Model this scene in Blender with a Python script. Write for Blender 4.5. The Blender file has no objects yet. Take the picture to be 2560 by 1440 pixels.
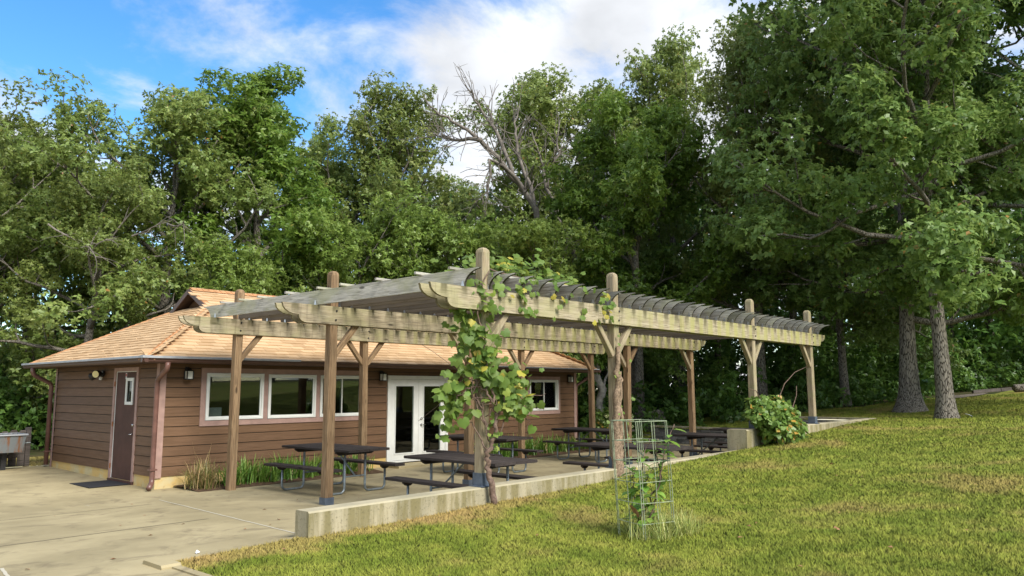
import bpy, math, random
import numpy as np
from mathutils import Matrix, Vector
R = math.radians
rnd = random.Random(7)
sc = bpy.context.scene
col = sc.collection

# ------------------------------------------------------------------ camera
CAM = Vector((-6.6811, -14.9236, 1.8682))
yaw, pitch, roll = R(41.5357), R(7.4088), R(-0.1363)
fw = Vector((math.cos(pitch)*math.cos(yaw), math.cos(pitch)*math.sin(yaw), math.sin(pitch)))
rt = Vector((math.sin(yaw), -math.cos(yaw), 0)); up = rt.cross(fw)
rt2 = rt*math.cos(roll)+up*math.sin(roll); up2 = -rt*math.sin(roll)+up*math.cos(roll)
FPX = 1931.087
cd = bpy.data.cameras.new('camera'); cam = bpy.data.objects.new('camera', cd); col.objects.link(cam)
cd.sensor_width = 36; cd.lens = 36*FPX/2560; cd.clip_end = 3000; cd.clip_start = 0.05
m = Matrix.Identity(4)
for i in range(3):
    m[i][0] = rt2[i]; m[i][1] = up2[i]; m[i][2] = -fw[i]; m[i][3] = CAM[i]
cam.matrix_world = m; sc.camera = cam

# ------------------------------------------------------------------ world, sun, exposure
SUN_AZ = Vector((-0.08, -0.99, 0)).normalized(); SUN_EL = R(43)
w = bpy.data.worlds.new('World'); sc.world = w; w.use_nodes = True
nt = w.node_tree; nt.nodes.clear()
def wn(t, **k):
    n = nt.nodes.new(t)
    for a, b in k.items(): setattr(n, a, b)
    return n
L = nt.links.new
sky = wn('ShaderNodeTexSky', sky_type='NISHITA', sun_disc=False, sun_elevation=SUN_EL,
         sun_rotation=math.atan2(SUN_AZ.x, SUN_AZ.y), air_density=1.0, dust_density=0.3, ozone_density=2.5)
hs = wn('ShaderNodeHueSaturation'); hs.inputs['Saturation'].default_value = 1.3; hs.inputs['Value'].default_value = 1.2
L(sky.outputs[0], hs.inputs['Color'])
tc = wn('ShaderNodeTexCoord'); sep = wn('ShaderNodeSeparateXYZ'); L(tc.outputs['Generated'], sep.inputs[0])
def mth(op, a, b=None, c=None):
    n = wn('ShaderNodeMath', operation=op)
    for i, v in enumerate((a, b, c)):
        if v is None: continue
        if isinstance(v, (int, float)): n.inputs[i].default_value = v
        else: L(v, n.inputs[i])
    return n.outputs[0]
zc = mth('ADD', mth('MAXIMUM', sep.outputs[2], 0.0), 0.22)
cmb = wn('ShaderNodeCombineXYZ'); L(mth('DIVIDE', sep.outputs[0], zc), cmb.inputs[0]); L(mth('DIVIDE', sep.outputs[1], zc), cmb.inputs[1])
mp = wn('ShaderNodeMapping'); L(cmb.outputs[0], mp.inputs[0]); mp.inputs['Location'].default_value = (3.7831, 14.2511, 3.966)
n1 = wn('ShaderNodeTexNoise'); L(mp.outputs[0], n1.inputs['Vector']); n1.inputs['Scale'].default_value = 2.3; n1.inputs['Detail'].default_value = 9; n1.inputs['Roughness'].default_value = .61; n1.inputs['Distortion'].default_value = .25
n2 = wn('ShaderNodeTexNoise'); L(mp.outputs[0], n2.inputs['Vector']); n2.inputs['Scale'].default_value = .75; n2.inputs['Detail'].default_value = 2
cov = mth('ADD', n1.outputs[0], mth('MULTIPLY', mth('SUBTRACT', n2.outputs[0], .5), 1.3))
mask = wn('ShaderNodeMapRange', interpolation_type='SMOOTHSTEP'); L(cov, mask.inputs[0]); mask.inputs[1].default_value = .31; mask.inputs[2].default_value = .57
n3 = wn('ShaderNodeTexNoise'); L(mp.outputs[0], n3.inputs['Vector']); n3.inputs['Scale'].default_value = 4.5; n3.inputs['Detail'].default_value = 6
cr = wn('ShaderNodeMapRange'); L(n3.outputs[0], cr.inputs[0]); cr.inputs[1].default_value = .3; cr.inputs[2].default_value = .7; cr.inputs[3].default_value = .70; cr.inputs[4].default_value = 1.0
cc = wn('ShaderNodeMix', data_type='RGBA', blend_type='MULTIPLY'); cc.inputs[0].default_value = 1
cc.inputs[6].default_value = (5.15, 5.25, 5.4, 1); L(cr.outputs[0], cc.inputs[7])
mx = wn('ShaderNodeMix', data_type='RGBA'); L(mth('MULTIPLY', mask.outputs[0], .96), mx.inputs[0]); L(hs.outputs[0], mx.inputs[6]); L(cc.outputs[2], mx.inputs[7])
bg = wn('ShaderNodeBackground'); L(mx.outputs[2], bg.inputs[0]); bg.inputs[1].default_value = .11
ow = wn('ShaderNodeOutputWorld'); L(bg.outputs[0], ow.inputs[0])
sl = bpy.data.lights.new('sun', 'SUN'); so = bpy.data.objects.new('sun', sl); col.objects.link(so)
sl.energy = 2.9; sl.angle = R(28); sl.color = (1, .95, .86)
sd = Vector((SUN_AZ.x*math.cos(SUN_EL), SUN_AZ.y*math.cos(SUN_EL), math.sin(SUN_EL)))
so.rotation_euler = sd.to_track_quat('Z', 'Y').to_euler(); so.location = (0, -30, 40)
vs = sc.view_settings; vs.view_transform = 'Standard'; vs.look = 'None'; vs.gamma = 1; vs.use_curve_mapping = False; vs.exposure = 1.05
sc.cycles.max_bounces = 6; sc.cycles.transparent_max_bounces = 8; sc.cycles.use_denoising = True

# ------------------------------------------------------------------ materials
MAT = {}
class NB:
    def __init__(s, name):
        s.m = bpy.data.materials.new(name); s.m.use_nodes = True; s.t = s.m.node_tree
        s.b = s.t.nodes['Principled BSDF']; s.out = s.t.nodes['Material Output']; MAT[name] = s.m
    def n(s, t, **k):
        x = s.t.nodes.new(t)
        for a, b in k.items(): setattr(x, a, b)
        return x
    def l(s, a, b): s.t.links.new(a, b)
    def set(s, x, i, v):
        if v is None: return
        if isinstance(v, (int, float, tuple)): x.inputs[i].default_value = v
        else: s.l(v, x.inputs[i])
    def math(s, op, a, b=None):
        x = s.n('ShaderNodeMath', operation=op); s.set(x, 0, a); s.set(x, 1, b); return x.outputs[0]
    def noise(s, v, scale, detail=4, rough=.5, dist=0):
        x = s.n('ShaderNodeTexNoise'); s.l(v, x.inputs['Vector']); x.inputs['Scale'].default_value = scale; x.inputs['Detail'].default_value = detail
        x.inputs['Roughness'].default_value = rough; x.inputs['Distortion'].default_value = dist; return x.outputs[0]
    def rng(s, v, a, b, c=0., d=1.):
        x = s.n('ShaderNodeMapRange', interpolation_type='SMOOTHSTEP'); s.l(v, x.inputs[0])
        for i, q in enumerate((a, b, c, d)): x.inputs[i+1].default_value = q
        return x.outputs[0]
    def mix(s, f, a, b, bt='MIX'):
        x = s.n('ShaderNodeMix', data_type='RGBA', blend_type=bt); s.set(x, 0, f)
        for i, v in ((6, a), (7, b)):
            if isinstance(v, tuple): x.inputs[i].default_value = (*v[:3], 1)
            else: s.l(v, x.inputs[i])
        return x.outputs[2]
    def coord(s, kind='Object', scale=(1, 1, 1), rand=False):
        if kind == 'World': src = s.n('ShaderNodeNewGeometry').outputs['Position']
        else: src = s.n('ShaderNodeTexCoord').outputs[kind]
        mp = s.n('ShaderNodeMapping'); s.l(src, mp.inputs[0]); mp.inputs['Scale'].default_value = scale
        if rand:
            oi = s.n('ShaderNodeObjectInfo'); c = s.n('ShaderNodeCombineXYZ')
            for i, k in enumerate((41., 23., 67.)): s.l(s.math('MULTIPLY', oi.outputs['Random'], k), c.inputs[i])
            s.l(c.outputs[0], mp.inputs['Location'])
        return mp.outputs[0]
    def bump(s, h, strength=.3, dist=.01):
        x = s.n('ShaderNodeBump'); x.inputs['Strength'].default_value = strength; x.inputs['Distance'].default_value = dist
        s.l(h, x.inputs['Height']); s.l(x.outputs[0], s.b.inputs['Normal'])
    def fin(s, color=None, rough=.7, spec=.3, metal=0):
        if color is not None: s.set(s.b, 'Base Color', (*color[:3], 1) if isinstance(color, tuple) else color)
        s.set(s.b, 'Roughness', rough); s.b.inputs['Specular IOR Level'].default_value = spec; s.b.inputs['Metallic'].default_value = metal
        return s.m
def rand_obj(b): return b.n('ShaderNodeObjectInfo').outputs['Random']

def wood(name, c1, c2, dark, green=None, streak=0., objvar=.25, drip=0., inner=False):
    b = NB(name)
    g = b.noise(b.coord('Object', (.55, 7, 7), True), 2.6, 6, .6, 1.6)
    f = b.noise(b.coord('Object', (1.6, 55, 55), True), 2.0, 3, .6)
    c = b.mix(b.rng(g, .32, .68), c1, c2)
    c = b.mix(b.math('MULTIPLY', b.rng(f, .50, .66), .85), c, dark)
    g2 = b.noise(b.coord('Object', (.22, 16, 16), True), 2.2, 4, .55, .8); c = b.mix(b.math('MULTIPLY', b.rng(g2, .54, .66), .6), c, tuple(.5*(p+q) for p, q in zip(c2, dark)))
    v = b.n('ShaderNodeTexVoronoi'); b.l(b.coord('Object', (1.5, 4.5, 4.5), True), v.inputs['Vector']); v.inputs['Scale'].default_value = 1.0
    c = b.mix(b.math('MULTIPLY', b.rng(v.outputs['Distance'], .05, .14, 1, 0), .85), c, tuple(x*.45 for x in dark))
    if green:
        gm = b.noise(b.coord('World', (1.2, 1.2, 2.2)), 1.4, 4, .6)
        c = b.mix(b.math('MULTIPLY', b.rng(gm, .42, .66), .6), c, green)
    if streak:
        sm = b.noise(b.coord('World', (9, 9, .9)), 1.0, 3, .6)
        c = b.mix(b.math('MULTIPLY', b.rng(sm, .52, .68), streak), c, tuple(x*.7 for x in dark))
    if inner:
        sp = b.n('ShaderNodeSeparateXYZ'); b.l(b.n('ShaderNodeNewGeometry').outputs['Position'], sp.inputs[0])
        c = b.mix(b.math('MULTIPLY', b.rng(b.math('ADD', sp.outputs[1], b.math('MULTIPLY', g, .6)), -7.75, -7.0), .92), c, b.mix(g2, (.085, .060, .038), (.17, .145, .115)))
    if drip:
        sp = b.n('ShaderNodeSeparateXYZ'); b.l(b.n('ShaderNodeNewGeometry').outputs['Position'], sp.inputs[0])
        wb_ = b.noise(b.coord('World', (3, 3, 1.5)), 1.0, 3, .6); ph = b.math('ADD', b.math('MULTIPLY', sp.outputs[0], 6.2832/.365), b.math('MULTIPLY', wb_, 3.0))
        st_ = b.math('MULTIPLY', b.rng(b.math('SINE', ph), .1, .9), b.rng(b.math('ADD', sp.outputs[2], b.math('MULTIPLY', wb_, .25)), 3.10, 3.32))
        c = b.mix(b.math('MULTIPLY', st_, drip), c, (.10, .09, .045))
        yl = b.math('MULTIPLY', b.rng(b.math('SINE', ph), .2, -.6), b.rng(sp.outputs[0], 2.5, 7.5)); c = b.mix(b.math('MULTIPLY', yl, .55), c, (.34, .33, .10))
    hv = b.n('ShaderNodeHueSaturation'); b.l(c, hv.inputs['Color'])
    b.l(b.math('ADD', b.math('MULTIPLY', rand_obj(b), objvar*2), 1-objvar), hv.inputs['Value'])
    b.bump(f, .5, .006)
    return b.fin(hv.outputs[0], .82, .2)
wood('wood_post', (.34, .235, .135), (.235, .15, .082), (.09, .055, .032), None, .25, .15)
wood('wood_post_pale', (.40, .335, .23), (.30, .235, .15), (.12, .09, .058), (.26, .245, .125), .3, .12)
wood('wood_beam', (.45, .39, .27), (.34, .28, .185), (.11, .088, .058), (.35, .33, .17), .35, .10, .8)
wood('wood_rafter', (.50, .475, .42), (.34, .325, .29), (.12, .11, .095), (.30, .30, .18), 0, .32)
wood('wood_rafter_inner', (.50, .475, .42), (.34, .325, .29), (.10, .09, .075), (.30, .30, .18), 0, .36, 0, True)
wood('wood_fence', (.16, .135, .12), (.10, .085, .075), (.04, .035, .03), None, .3)
wood('table_plank', (.062, .050, .045), (.040, .033, .030), (.016, .013, .012), None, 0, .25)

def plain(name, c, rough=.6, spec=.3, metal=0, var=.12, scale=6, bump=0):
    b = NB(name); k = b.noise(b.coord('Object', (1, 1, 1), True), scale, 5, .6)
    cc = b.mix(b.rng(k, .3, .7), tuple(x*(1-var) for x in c), tuple(min(1, x*(1+var)) for x in c))
    if bump: b.bump(k, bump, .005)
    return b.fin(cc, rough, spec, metal)
b = NB('siding'); g = b.noise(b.coord('Object', (.7, 14, 14), True), 3, 5, .6)
k = b.noise(b.coord('World', (.5, .5, .5)), 1.6, 4, .6)
c = b.mix(b.rng(g, .3, .7), (.118, .065, .033), (.165, .093, .051)); c = b.mix(b.math('MULTIPLY', b.rng(k, .4, .75), .35), c, (.16, .09, .055))
hv = b.n('ShaderNodeHueSaturation'); b.l(c, hv.inputs['Color']); b.l(b.math('ADD', b.math('MULTIPLY', rand_obj(b), .2), .9), hv.inputs['Value'])
b.bump(g, .25, .003); b.fin(hv.outputs[0], .62, .3)
plain('trim_paint', (.36, .235, .20), .6)
plain('white_vinyl', (.72, .73, .70), .4, .4, 0, .04)
plain('door_brown', (.085, .042, .032), .6, .2, 0, .18, 2.5)
plain('gutter_brown', (.085, .045, .035), .35, .5, 0, .12)
plain('downspout_brown', (.15, .075, .06), .35, .5, 0, .18)
plain('flashing', (.38, .40, .43), .45, .5, .3)
plain('soffit', (.07, .042, .03), .7)
plain('galvanised', (.24, .275, .29), .42, .5, .55, .25, 14)
plain('post_shoe', (.10, .125, .165), .5, .4, .3, .2, 10)
plain('hanger_metal', (.62, .64, .66), .35, .5, .8)
plain('black_metal', (.018, .018, .02), .45, .5)
plain('chrome', (.55, .55, .56), .25, .5, 1, .05)
plain('lamp_glass', (.62, .62, .56), .35, .5)
plain('flood_lens', (.75, .68, .34), .3, .5)
plain('paper', (.62, .66, .68), .8)
plain('red_print', (.5, .05, .05), .7)
plain('rust', (.33, .13, .05), .8, .2, 0, .3, 20)
plain('rubber', (.022, .023, .027), .75, .3, 0, .3, 40, .3)
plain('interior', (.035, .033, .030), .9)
plain('soil', (.10, .065, .04), .95, .1, 0, .4, 12, .5)
plain('shingle_cap', (.46, .235, .11), .92, .15, 0, .22, 5, .4)
plain('vine_bark', (.16, .11, .085), .9, .2, 0, .4, 25, .6)
plain('dead_wood', (.40, .36, .31), .9, .2, 0, .3, 8, .4)
plain('end_grain', (.075, .068, .052), .95, .1, 0, .35, 20, .4)
plain('end_grain_pale', (.20, .175, .10), .95, .1, 0, .4, 14, .4)
plain('dead_bark', (.17, .15, .13), .9, .2, 0, .35, 8, .4)
plain('old_vine_bark', (.24, .175, .12), .95, .1, 0, .45, 30, .8)
plain('wire_green', (.25, .29, .19), .5, .4, 0, .3, 30)
plain('gravel', (.20, .17, .14), .95, .1, 0, .5, 40, .8)
plain('litter_white', (.75, .77, .8), .6)
plain('dry_leaf', (.30, .16, .08), .8, .2, 0, .3, 20)
plain('yellow_flower', (.55, .60, .28), .7, .2, 0, .3, 30)

b = NB('grill_steel'); k = b.noise(b.coord('Object', (7, 7, .7)), 1.5, 4, .6)
c = b.mix(b.rng(k, .5, .66), (.17, .185, .19), (.20, .10, .055)); b.fin(c, .55, .4, .3)

b = NB('shingle')
ri = b.n('ShaderNodeNewGeometry').outputs['Random Per Island']
v = b.math('FRACT', b.math('ADD', ri, b.math('MULTIPLY', rand_obj(b), 7.31)))
gr = b.noise(b.coord('World', (1, 1, 1)), 60, 2, .7); bl = b.noise(b.coord('World', (1, 1, 1)), .7, 3)
c = b.mix(v, (.43, .285, .155), (.58, .405, .235)); c = b.mix(b.math('MULTIPLY', b.rng(gr, .45, .75), .35), c, (.25, .14, .06))
c = b.mix(b.math('MULTIPLY', b.rng(bl, .5, .7), .25), c, (.50, .29, .14))
b.bump(gr, .3, .004); b.fin(c, .93, .15)

b = NB('concrete')
a1 = b.noise(b.coord('World', (1, 1, 1)), .55, 5, .62); a2 = b.noise(b.coord('World', (1, 1, 1)), 2.4, 5, .65, .6); a3 = b.noise(b.coord('World', (1, 1, 1)), 55, 2, .6)
c = b.mix(b.rng(a1, .36, .64), (.285, .238, .135), (.40, .335, .195)); c = b.mix(b.math('MULTIPLY', b.rng(a2, .50, .72), .75), c, (.185, .15, .09))
c = b.mix(b.math('MULTIPLY', b.rng(a2, .22, .36, 1, 0), .5), c, (.44, .385, .25)); c = b.mix(b.math('MULTIPLY', b.rng(a3, .5, .8), .25), c, (.22, .19, .13))
b.bump(a3, .15, .003); b.fin(c, .88, .2)
b = NB('wall_concrete')
a1 = b.noise(b.coord('World', (1.4, 1.4, .8)), 1.3, 5, .65); a2 = b.noise(b.coord('World', (7, 7, .8)), 1.0, 4, .6); a3 = b.noise(b.coord('World', (1, 1, 1)), 30, 3, .7)
c = b.mix(b.rng(a1, .35, .65), (.42, .37, .25), (.31, .28, .19))
nz = b.n('ShaderNodeSeparateXYZ'); b.l(b.n('ShaderNodeNewGeometry').outputs['Normal'], nz.inputs[0])
sidef = b.rng(nz.outputs[2], .3, .8, 1, 0)
alg = b.math('MULTIPLY', b.math('MULTIPLY', b.rng(a2, .40, .62), sidef), .75)
c = b.mix(alg, c, (.17, .145, .055)); c = b.mix(b.math('MULTIPLY', b.math('MULTIPLY', b.rng(a3, .52, .72), sidef), .55), c, (.10, .09, .05))
b.bump(a3, .35, .006); b.fin(c, .9, .2)
b = NB('foundation'); a1 = b.noise(b.coord('World', (1, 1, 1)), 2.2, 4, .6)
c = b.mix(b.rng(a1, .4, .6), (.55, .47, .27), (.60, .42, .16)); c = b.mix(b.math('MULTIPLY', b.rng(b.noise(b.coord('World', (1, 1, 1)), 9, 3, .6), .6, .75), .4), c, (.25, .23, .18)); b.fin(c, .85, .2)
b = NB('field_stone'); ri = b.n('ShaderNodeNewGeometry').outputs['Random Per Island']
c = b.mix(ri, (.10, .095, .085), (.27, .26, .235)); a3 = b.noise(b.coord('World', (1, 1, 1)), 14, 4, .6); c = b.mix(b.math('MULTIPLY', b.rng(a3, .5, .75), .5), c, (.05, .05, .04)); b.bump(a3, .5, .02); b.fin(c, .9, .2)
b = NB('joint_sealant'); b.fin((.50, .46, .36), .8, .2)
b = NB('joint_dark'); b.fin((.13, .11, .08), .9, .1)

b = NB('glass_pane'); fr = b.n('ShaderNodeFresnel'); fr.inputs[0].default_value = 1.55
tr = b.n('ShaderNodeBsdfTransparent'); tr.inputs[0].default_value = (.62, .66, .65, 1); gl = b.n('ShaderNodeBsdfGlossy'); gl.inputs['Roughness'].default_value = .015; gl.inputs['Color'].default_value = (.95, 1, .97, 1)
ms = b.n('ShaderNodeMixShader'); b.l(b.math('MINIMUM', b.math('MULTIPLY', fr.outputs[0], 1.25), 1.0), ms.inputs[0]); b.l(tr.outputs[0], ms.inputs[1]); b.l(gl.outputs[0], ms.inputs[2]); b.l(ms.outputs[0], b.out.inputs[0])

def grass_color(b):
    p = b.coord('World', (1, 1, 1))
    a = b.noise(p, .42, 5, .62, .4); c2 = b.noise(p, 2.1, 4, .6); c3 = b.noise(p, .13, 2, .5)
    c = b.mix(b.rng(c2, .35, .65), (.140, .184, .022), (.250, .276, .042))
    dry = b.math('ADD', b.math('MULTIPLY', b.rng(a, .51, .66), .85), b.math('MULTIPLY', b.rng(c2, .56, .75), .3))
    s = b.n('ShaderNodeSeparateXYZ'); b.l(b.n('ShaderNodeNewGeometry').outputs['Position'], s.inputs[0])
    wob = b.math('MULTIPLY', b.math('SUBTRACT', c2, .5), 1.4)
    nearw = b.math('MULTIPLY', b.math('MULTIPLY', b.rng(b.math('ADD', s.outputs[1], wob), -8.5, -8.05), .65), b.rng(b.math('ADD', s.outputs[0], wob), .8, 4.5, 1, 0))
    dry = b.math('MINIMUM', b.math('ADD', b.math('MULTIPLY', dry, .66), nearw), 1.0)
    c = b.mix(dry, c, (.38, .265, .095))
    return c
b = NB('lawn_soil'); c = b.mix(.2, grass_color(b), (.07, .055, .03)); b.fin(c, .95, .1)
b = NB('grass_blade'); c = grass_color(b)
at = b.n('ShaderNodeAttribute', attribute_name='tint'); hv = b.n('ShaderNodeHueSaturation'); b.l(c, hv.inputs['Color']); b.l(b.math('ADD', b.math('MULTIPLY', at.outputs['Fac'], .55), .80), hv.inputs['Value'])
vm = b.n('ShaderNodeMix', data_type='VECTOR'); vm.inputs[0].default_value = .7; b.l(b.n('ShaderNodeNewGeometry').outputs['Normal'], vm.inputs[4]); vm.inputs[5].default_value = (0, 0, 1)
vn = b.n('ShaderNodeVectorMath', operation='NORMALIZE'); b.l(vm.outputs[1], vn.inputs[0]); b.l(vn.outputs[0], b.b.inputs['Normal'])
b.fin(hv.outputs[0], .7, .12)
b = NB('forest_floor'); k = b.noise(b.coord('World', (1, 1, 1)), 1.2, 5, .6); c = b.mix(b.rng(k, .35, .65), (.035, .045, .012), (.075, .06, .03)); b.fin(c, .95, .1)

def leafmat(name, dark, mid, light, accent=None, acc=.97, transl=.25, rough=.42, spec=.4):
    b = NB(name); dark, mid, light = (tuple(x*1.72 for x in q) for q in (dark, mid, light))
    at = b.n('ShaderNodeAttribute', attribute_name='tint').outputs['Fac']
    c = b.mix(b.rng(at, 0, .55), dark, mid); c = b.mix(b.rng(at, .5, 1.0), c, light)
    if accent: c = b.mix(b.rng(at, acc, acc+.004), c, accent)
    hv = b.n('ShaderNodeHueSaturation'); b.l(c, hv.inputs['Color']); b.l(b.math('ADD', b.math('MULTIPLY', rand_obj(b), .24), .88), hv.inputs['Value']); b.l(b.math('ADD', b.math('MULTIPLY', rand_obj(b), .02), .49), hv.inputs['Hue'])
    b.fin(hv.outputs[0], rough, spec)
    tl = b.n('ShaderNodeBsdfTranslucent'); b.l(b.mix(.5, hv.outputs[0], tuple(min(1, 1.5*x) for x in light)), tl.inputs[0])
    ms = b.n('ShaderNodeMixShader'); ms.inputs[0].default_value = transl; b.l(b.b.outputs[0], ms.inputs[1]); b.l(tl.outputs[0], ms.inputs[2]); b.l(ms.outputs[0], b.out.inputs[0])
leafmat('leaf_oak', (.060, .092, .020), (.110, .150, .036), (.21, .235, .070), (.35, .17, .05), .993, .36)
leafmat('leaf_hickory', (.040, .085, .013), (.078, .140, .020), (.145, .205, .038), (.3, .2, .05), .998, .36)
leafmat('leaf_redoak', (.044, .078, .019), (.088, .136, .032), (.160, .205, .060), (.4, .17, .06), .997, .38, .42, .35)
leafmat('leaf_bright', (.06, .10, .018), (.11, .165, .03), (.19, .235, .06), None, 1, .36)
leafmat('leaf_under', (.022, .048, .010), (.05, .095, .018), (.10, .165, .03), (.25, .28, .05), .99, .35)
leafmat('leaf_vine', (.036, .066, .011), (.080, .128, .024), (.165, .205, .040), (.42, .36, .06), .93, .35, .5, .3)
leafmat('leaf_bush', (.05, .10, .018), (.09, .15, .03), (.15, .20, .05), (.50, .30, .06), .80, .3)
leafmat('leaf_lily', (.04, .09, .012), (.085, .16, .022), (.16, .25, .05), (.38, .28, .12), .95, .25)
leafmat('leaf_drygrass', (.06, .09, .02), (.17, .17, .05), (.42, .30, .16), (.45, .28, .18), .9, .2)
leafmat('leaf_tuft', (.10, .14, .03), (.20, .23, .06), (.34, .32, .12), None, 1, .2)
b = NB('bark'); v = b.n('ShaderNodeTexVoronoi', feature='DISTANCE_TO_EDGE'); b.l(b.coord('Object', (15, 15, 2.0)), v.inputs['Vector']); v.inputs['Scale'].default_value = 2.2
k = b.noise(b.coord('Object', (9, 9, 1.4)), 2, 5, .65); d = b.rng(v.outputs['Distance'], 0, .22)
h = b.math('ADD', b.math('MULTIPLY', d, .6), b.math('MULTIPLY', k, .6)); c = b.mix(b.rng(h, .3, .85), (.05, .043, .034), (.30, .27, .225))
b.bump(h, .8, .025); b.fin(c, .92, .15)

# ------------------------------------------------------------------ mesh helpers
class MB:
    def __init__(s): s.v = []; s.f = []
    def add(s, vs, fs):
        k = len(s.v); s.v += [tuple(x) for x in vs]; s.f += [tuple(i+k for i in f) for f in fs]; return s
    def box(s, x0, x1, y0, y1, z0, z1, ch=0.):
        if ch:
            return s.prism([(y0+ch, z0), (y1-ch, z0), (y1, z0+ch), (y1, z1-ch), (y1-ch, z1), (y0+ch, z1), (y0, z1-ch), (y0, z0+ch)], x0, x1)
        vs = [(x, y, z) for x in (x0, x1) for y in (y0, y1) for z in (z0, z1)]
        return s.add(vs, [(0, 1, 3, 2), (4, 6, 7, 5), (0, 4, 5, 1), (2, 3, 7, 6), (0, 2, 6, 4), (1, 5, 7, 3)])
    def prism(s, prof, a, bb, axis='x'):
        n = len(prof); f3 = {'x': lambda t, p: (t, p[0], p[1]), 'y': lambda t, p: (p[0], t, p[1]), 'z': lambda t, p: (p[0], p[1], t)}[axis]
        vs = [f3(a, p) for p in prof]+[f3(bb, p) for p in prof]
        return s.add(vs, [tuple(range(n))[::-1], tuple(range(n, 2*n))]+[(i, (i+1) % n, n+(i+1) % n, n+i) for i in range(n)])
    def tube(s, pts, rad, n=8, cap=True):
        pts = [Vector(p) for p in pts]; k = len(pts)
        rad = [rad]*k if isinstance(rad, (int, float)) else rad
        t0 = (pts[1]-pts[0]).normalized(); u = t0.orthogonal().normalized(); vs = []
        for i in range(k):
            t = (pts[min(i+1, k-1)]-pts[max(i-1, 0)])
            if t.length < 1e-9: t = t0.copy()
            t.normalize(); u = (u-t*u.dot(t))
            if u.length < 1e-6: u = t.orthogonal()
            u.normalize(); w_ = t.cross(u)
            vs += [pts[i]+(u*math.cos(2*math.pi*j/n)+w_*math.sin(2*math.pi*j/n))*rad[i] for j in range(n)]
        fs = [(i*n+j, i*n+(j+1) % n, (i+1)*n+(j+1) % n, (i+1)*n+j) for i in range(k-1) for j in range(n)]
        if cap: fs += [tuple(range(n))[::-1], tuple(range((k-1)*n, k*n))]
        return s.add(vs, fs)
    def lathe(s, prof, cx=0, cy=0, n=12):
        k = len(prof)
        vs = [(cx+r*math.cos(2*math.pi*j/n), cy+r*math.sin(2*math.pi*j/n), z) for r, z in prof for j in range(n)]
        return s.add(vs, [(i*n+j, i*n+(j+1) % n, (i+1)*n+(j+1) % n, (i+1)*n+j) for i in range(k-1) for j in range(n)]+[tuple(range(n))[::-1], tuple(range((k-1)*n, k*n))])
    def mesh(s, name, mat, smooth=False):
        me = bpy.data.meshes.new(name); me.from_pydata(s.v, [], s.f); me.materials.append(MAT[mat])
        if smooth: me.polygons.foreach_set('use_smooth', [True]*len(me.polygons))
        me.update(); return me
def world_of(o):
    mm = o.matrix_basis.copy()
    if o.parent: mm = world_of(o.parent) @ o.matrix_parent_inverse @ mm
    return mm
def tag(o, label=None, cat=None, group=None, kind=None):
    for k, v in (('label', label), ('category', cat), ('group', group), ('kind', kind)):
        if v: o[k] = v
    return o
def link(name, data, parent=None, mw=None):
    o = bpy.data.objects.new(name, data); col.objects.link(o)
    if mw is not None: o.matrix_basis = mw
    if parent is not None:
        o.parent = parent; o.matrix_parent_inverse = world_of(parent).inverted()
    return o
def put(mb, name, mat, parent=None, mw=None, smooth=False): return link(name, mb.mesh(name, mat, smooth), parent, mw)
def empty(name, loc, label, cat, group=None):
    o = link(name, None, None, Matrix.Translation(loc)); o.empty_display_size = .2; return tag(o, label, cat, group)
def copy_tree(o, parent=None):
    c_ = o.copy(); col.objects.link(c_); c_.parent = parent
    for ch in [x for x in bpy.data.objects if x.parent is o]: copy_tree(ch, c_)
    return c_
def T(x, y, z): return Matrix.Translation((x, y, z))
def frame(p0, p1, upv=(0, 0, 1)):
    """matrix whose local X runs p0->p1, local Z near upv"""
    a = Vector(p0); x = (Vector(p1)-a); ln = x.length; x.normalize(); u = Vector(upv); y = u.cross(x)
    if y.length < 1e-4: y = Vector((0, 1, 0)).cross(x)
    y.normalize(); z = x.cross(y); mm = Matrix.Identity(4)
    for i in range(3): mm[i][0], mm[i][1], mm[i][2], mm[i][3] = x[i], y[i], z[i], a[i]
    return mm, ln
def timber(name, p0, p1, wy, hz, mat, parent, upv=(0, 0, 1), ch=.006):
    mm, ln = frame(p0, p1, upv)
    return put(MB().box(0, ln, -wy/2, wy/2, -hz/2, hz/2, ch), name, mat, parent, mm)

# ------------------------------------------------------------------ terrain
CTRL = np.array([(-6.7, -14.9, .25), (-3.4, -7.8, .30), (-1.9, -7.9, .335), (1, -7.9, .39), (3.65, -7.9, .44), (5.6, -7.9, .55), (7.2, -7.9, .60), (8.4, -7.9, .625), (10.2, -8.2, .74),
    (14, -7.9, .90), (17, -7.9, .985), (18.2, -9.4, .98), (20.8, -7.7, 1.06), (26.8, -10, 1.64), (22.4, -5, 1.08), (.4, -13.8, .5), (-1.8, -10.6, .35), (.4, -10.4, .34), (2.2, -9.3, .40),
    (14, 0, 0.02), (15.5, -.6, .02), (17, 1.2, .15), (17.3, -2, .48), (17.3, -4.5, .62), (17.3, -6, .93), (20, 5, .3), (10, 8, .03), (0, 8, .05), (-.5, 6.2, .08), (-8, 10, .1), (30, 0, 1.0), (40, -10, 2.2),
    (40, -30, 2.8), (10, -25, 1.2), (0, -25, .6), (-10, -25, .3), (20, 25, .2), (0, 30, 0), (-30, 20, 0), (30, 30, .5), (-20, -15, .2), (25, -20, 1.9)], float)
def _phi(a, b_): return np.sqrt(((a[:, None, :]-b_[None, :, :])**2).sum(-1)+.04)
_A = np.zeros((len(CTRL)+3,)*2); _n = len(CTRL)
_A[:_n, :_n] = _phi(CTRL[:, :2], CTRL[:, :2])+np.eye(_n)*.002; _A[:_n, _n] = 1; _A[:_n, _n+1:] = CTRL[:, :2]; _A[_n:, :_n] = _A[:_n, _n:].T
_W = np.linalg.solve(_A, np.concatenate([CTRL[:, 2], np.zeros(3)]))
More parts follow.
